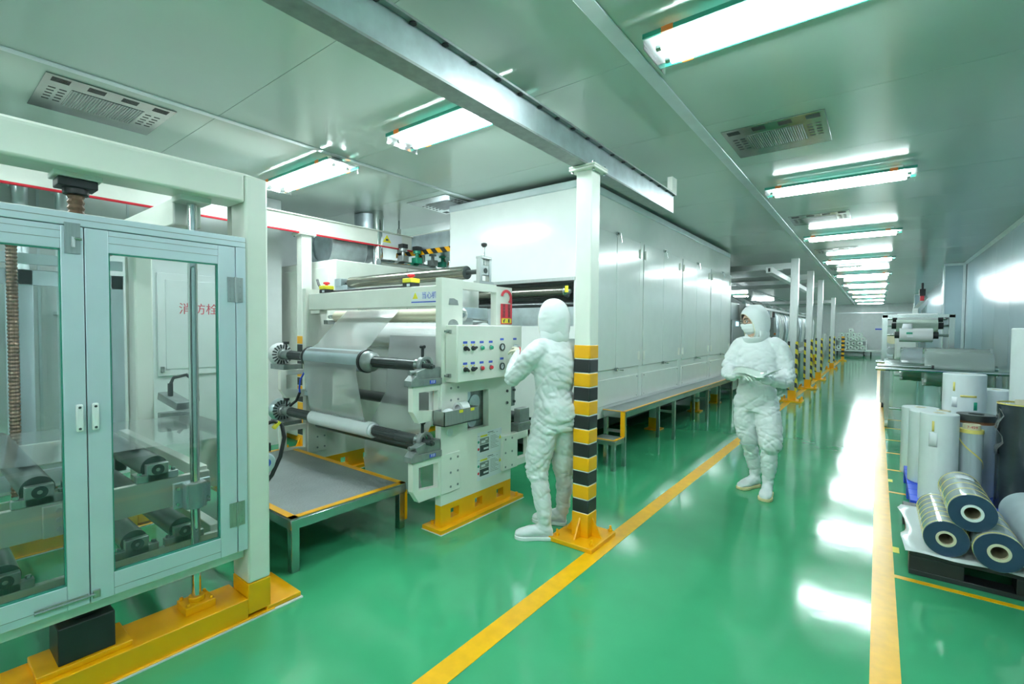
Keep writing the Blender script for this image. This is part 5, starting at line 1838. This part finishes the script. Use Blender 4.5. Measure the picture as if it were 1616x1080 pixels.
def person(label, base, facing, rings, arms, legs, feet, head_c, head_F, hands, glove, sole_mat, glasses=False, cape=0.):
    root = thing('person', label, 'person', (base[0], base[1], 0))
    rings = [(a, b_, c, d * .89, e * .9, g) for a, b_, c, d, e, g in rings]
    arms = [[(p, r * .88) for p, r in a] for a in arms]
    legs = [[(p, r * (.87 if p[2] > .46 else .95)) for p, r in l] for l in legs]
    fx, fy = facing
    # the body under the clothes: one continuous figure
    hd, T = head_parts(root, head_c, head_F, glasses)
    bd = MB()
    bd.v, bd.f = list(hd.v), list(hd.f)
    hc = Vector(head_c)
    top = rings[-1]
    limb(bd, [((top[0], top[1], top[2] - .1), .06), (tuple(hc - Vector((0, 0, .09))), .055), (tuple(hc - Vector((0, 0, .03))), .05)])
    torso(bd, rings, fx, fy, .72)
    for a in arms:
        limb(bd, [(p, r * .55) for p, r in a])
    for l in legs:
        limb(bd, [(p, r * .5) for p, r in l])
    for (hl, to) in feet:
        foot(bd, Vector(hl) * .9 + Vector(to) * .1 + Vector((0, 0, .012)), Vector(hl) * .25 + Vector(to) * .75 + Vector((0, 0, .012)), w=.024, hs=.5)
    remesh(obj('body', bd, 'skin', root), .0065, 2)
    # coverall
    su = MB()
    torso(su, rings, fx, fy)
    for a in arms:
        limb(su, a)
    for l in legs:
        n = [i for i, (p, r) in enumerate(l) if p[2] > .40]
        limb(su, [l[i] for i in n])
    folds(remesh(obj('coverall', su, 'suit', root), .0095, 4), 1.0, (base[0], base[1]))
    # boots
    for l, (hl, to) in zip(legs, feet):
        b_ = MB()
        k = [q for q in l if q[0][2] < .52]
        limb(b_, [(p, r * (.80 if p[2] > .4 else 1)) for p, r in k])
        foot(b_, hl, to)
        bo_ = folds(remesh(obj('boot', b_, 'suit', root), .008, 3), .75, (base[0], base[1]))
        obj('sole', sole(hl, to), sole_mat, bo_, bevel=.004)
        top_ = k[0]
        obj('boot_cord', MB().ring((top_[0][0], top_[0][1], .43), (top_[0][0], top_[0][1], .436), .074, .066, n=24), 'greyfilm', bo_)
    # hood with a face opening
    OA, OB, OC = .80, .72, -.24
    hb = lambda x, y, z: .02 * math.sin(5 * x + 4 * z) * (1 - abs(z)) + .014 * math.sin(9 * x - 3 * y) + (.12 * max(0, -z - .3) * (1 if y < .2 else .3))
    hood = shell(T, .108, .124, .150, lambda x, y, z: not (y > .05 and (x / OA) ** 2 + ((z - OC) / OB) ** 2 < 1) and z > -.93, n1=96, n2=72, bump=hb, cy=-.012, cz=.008, low=True)
    hob = obj('hood', hood, 'suit', root, solid=.005, sharp=180)
    edge = []
    for i in range(49):
        a = 2 * math.pi * i / 48
        x, z = OA * math.cos(a), OC + OB * math.sin(a)
        if z < -.9:
            continue
        y = math.sqrt(max(.004, 1 - x * x - z * z))
        ln = math.sqrt(x * x + y * y + z * z)
        x, y, z = x / ln, y / ln, z / ln
        q = max(.05, math.sqrt(1 - z * z)) ** (-.5 if z < 0 else -.2)
        sc_ = 1.005 + hb(x, y, z)
        edge.append(T(.108 * x * q * sc_, -.012 + .124 * y * q * sc_, .008 + .150 * z * sc_))
    obj('hood_piping', MB().tube(edge, .0035, n=8), 'creamroll', hob)
    obj('hood_cape', shell(T, .105, .112, .11, lambda x, y, z: z < .35 and z > -.92 and not (y > .25 and z > -.2), cy=-.012, cz=-.105, bump=lambda x, y, z: .03 * math.sin(8 * x + 2 * y)), 'suit', root, solid=.006, sharp=180)
    mk = shell(T, .083, .108, .121, lambda x, y, z: y > .12 and -.93 < z < -.08 and abs(x) < .97,
               bump=lambda x, y, z: .025 * math.sin(z * 26) * max(0, y) + .10 * math.exp(-(x / .22) ** 2 - ((z + .2) / .35) ** 2), cy=.004)
    mo = obj('face_mask', mk, 'mask', root, solid=.003, sharp=180)
    for sx in (-1, 1):
        obj('ear_loop', MB().tube([T(sx * .078, .025, -.02), T(sx * .085, 0, -.012), T(sx * .088, -.02, 0)], .0018), 'mask', mo)
        e = obj('eye', MB().ell(T(sx * .032, .083, .012), .0115, .0115, .0115, 14, 10), 'eye', root)
        obj('iris', MB().ell(T(sx * .032, .0925, .012), .0052, .0052, .0052, 10, 8), 'hair', e)
        obj('eyebrow', MB().tube([T(sx * .012, .099, .034), T(sx * .03, .098, .040), T(sx * .05, .085, .035)], .0036, n=6), 'hair', root)
    if glasses:
        g = MB()
        for sx in (-1, 1):
            c0 = T(sx * .034, .108, .010)
            ring = []
            for i in range(21):
                a = 2 * math.pi * i / 20
                ring.append(T(sx * .034 + .027 * math.cos(a), .108 - .012 * abs(math.cos(a)) * (1 if math.cos(a) * sx > 0 else 0), .010 + .020 * math.sin(a)))
            g.tube(ring, .0022, n=6, caps=False)
            g.tube([T(sx * .061, .098, .014), T(sx * .08, .03, .014), T(sx * .082, -.02, .008)], .002, n=6)
        g.tube([T(-.008, .11, .014), T(.008, .11, .014)], .002, n=6)
        obj('glasses', g, 'ink', root)
    for h in hands:
        remesh(obj('glove', hand(**h), glove, root), .0034, 2)
    return root, T


f1 = Vector((-.87, .49))
f1.normalize()
op, T1 = person('worker in white hooded coverall, seen from behind, turning a knob on the control box', (-1.84, 2.92), (f1.x, f1.y),
    [(-1.84, 2.925, .76, .165, .125, .01), (-1.84, 2.925, .86, .19, .15, .03), (-1.85, 2.92, .95, .185, .145, .03), (-1.86, 2.92, 1.05, .165, .13, .012), (-1.855, 2.92, 1.14, .18, .14, .02),
     (-1.845, 2.92, 1.24, .195, .135, .02), (-1.845, 2.92, 1.33, .195, .12, .01), (-1.85, 2.92, 1.385, .165, .10, 0), (-1.855, 2.92, 1.42, .11, .09, 0), (-1.86, 2.925, 1.47, .085, .085, 0)],
    [[((-1.90, 2.80, 1.355), .085), ((-1.935, 2.745, 1.31), .082), ((-2.0, 2.725, 1.22), .078), ((-2.07, 2.72, 1.145), .074), ((-2.105, 2.735, 1.135), .07), ((-2.14, 2.80, 1.18), .066), ((-2.175, 2.88, 1.255), .056), ((-2.20, 2.94, 1.30), .042)],
     [((-1.78, 3.04, 1.355), .085), ((-1.75, 3.10, 1.30), .08), ((-1.80, 3.14, 1.18), .075), ((-1.90, 3.15, 1.10), .072), ((-2.0, 3.13, 1.12), .064), ((-2.10, 3.10, 1.15), .05), ((-2.15, 3.09, 1.165), .042)]],
    [[((-1.875, 2.855, .84), .125), ((-1.90, 2.83, .68), .12), ((-1.925, 2.815, .55), .112), ((-1.925, 2.81, .475), .105), ((-1.91, 2.805, .44), .085), ((-1.885, 2.80, .33), .072), ((-1.855, 2.795, .20), .062), ((-1.845, 2.80, .12), .055)],
     [((-1.80, 2.995, .84), .12), ((-1.82, 3.01, .68), .115), ((-1.84, 3.03, .55), .105), ((-1.845, 3.04, .475), .10), ((-1.845, 3.045, .44), .082), ((-1.85, 3.06, .33), .07), ((-1.865, 3.08, .20), .06), ((-1.875, 3.09, .12), .054)]],
    [((-1.80, 2.835, 0), (-2.02, 2.675, 0)), ((-1.855, 3.105, 0), (-2.095, 3.0, 0))],
    (-1.885, 2.935, 1.552), (-.90, .30, -.03),
    [dict(wrist=(-2.205, 2.95, 1.305), dirv=(-.62, .72, .30), nrm=(.45, .1, .85), thumb_side=-1, curl=(28, 42, 30), thumb_in=.7),
     dict(wrist=(-2.16, 3.085, 1.17), dirv=(-.95, -.1, .2), nrm=(.2, 0, 1), thumb_side=1, curl=(20, 35, 25))],
    'glove', 'whitefilm')
obj('red_wrist_tab', MB().sheet([[(-2.155, 2.895, 1.335), (-2.175, 2.915, 1.355)], [(-2.125, 2.865, 1.325), (-2.14, 2.885, 1.35)], [(-2.11, 2.835, 1.30), (-2.118, 2.85, 1.33)]]), 'red', op, solid=.003)

wk_, T2 = person('masked worker in white hooded coverall and glasses walking down the aisle with a film sheet', (-.86, 4.8), (.03, -1.0),
    [(-.87, 4.80, .76, .17, .13, 0), (-.87, 4.80, .87, .195, .15, .01), (-.87, 4.79, .97, .185, .145, 0), (-.87, 4.78, 1.06, .175, .14, 0), (-.865, 4.78, 1.16, .19, .145, 0),
     (-.86, 4.78, 1.26, .205, .14, 0), (-.86, 4.785, 1.34, .205, .125, 0), (-.86, 4.785, 1.395, .175, .10, 0), (-.87, 4.785, 1.43, .115, .09, 0), (-.88, 4.78, 1.48, .085, .085, 0)],
    [[((-.99, 4.785, 1.365), .088), ((-1.035, 4.785, 1.32), .085), ((-1.08, 4.77, 1.22), .08), ((-1.095, 4.73, 1.13), .076), ((-1.075, 4.66, 1.09), .07), ((-1.03, 4.58, 1.09), .062), ((-.975, 4.53, 1.10), .046)],
     [((-.73, 4.785, 1.365), .088), ((-.685, 4.79, 1.32), .086), ((-.645, 4.79, 1.21), .083), ((-.625, 4.77, 1.11), .08), ((-.635, 4.70, 1.055), .074), ((-.69, 4.60, 1.06), .064), ((-.765, 4.53, 1.08), .046)]],
    [[((-.955, 4.80, .84), .12), ((-.965, 4.82, .69), .115), ((-.955, 4.84, .56), .108), ((-.94, 4.86, .485), .098), ((-.935, 4.87, .45), .08), ((-.925, 4.93, .33), .072), ((-.905, 4.99, .20), .06), ((-.90, 5.01, .12), .054)],
     [((-.785, 4.80, .84), .125), ((-.765, 4.78, .69), .125), ((-.745, 4.75, .56), .122), ((-.74, 4.745, .475), .115), ((-.745, 4.75, .44), .085), ((-.75, 4.77, .33), .076), ((-.755, 4.80, .20), .062), ((-.76, 4.81, .12), .055)]],
    [((-.88, 5.03, 0), (-1.0, 4.80, 0)), ((-.765, 4.86, 0), (-.75, 4.59, 0))],
    (-.895, 4.75, 1.565), (-.74, -.67, -.05),
    [dict(wrist=(-.97, 4.525, 1.10), dirv=(.75, -.55, .1), nrm=(-.1, -.25, 1), thumb_side=-1, curl=(15, 25, 20)),
     dict(wrist=(-.77, 4.525, 1.08), dirv=(-.85, -.4, .12), nrm=(0, -.6, -.8), thumb_side=-1, curl=(14, 24, 20))],
    'glovew', 'sole', glasses=True)
fs_ = MB().sheet([[(-.99 + .05 * i, 4.40 + .03 * j + .01 * math.sin(i * 1.3 + j), 1.125 + .012 * math.sin(i * 1.1) + .012 * j - .004 * i) for i in range(6)] for j in range(5)])
fo = obj('film_sample', fs_, 'greenfilm', solid=.0015, sharp=180)
tag(fo, 'small pale green film sheet held in both hands of the walking worker', 'film sheet')
fl = obj('white_flap', MB().sheet([[(-.76 + .035 * i, 4.42 + .03 * j, 1.10 + .022 * i + .01 * math.sin(i + j)) for i in range(5)] for j in range(4)]), 'paper', solid=.0015, sharp=180)
tag(fl, 'bent white sheet with a dark corner in the walking worker\'s left hand', 'paper sheet')
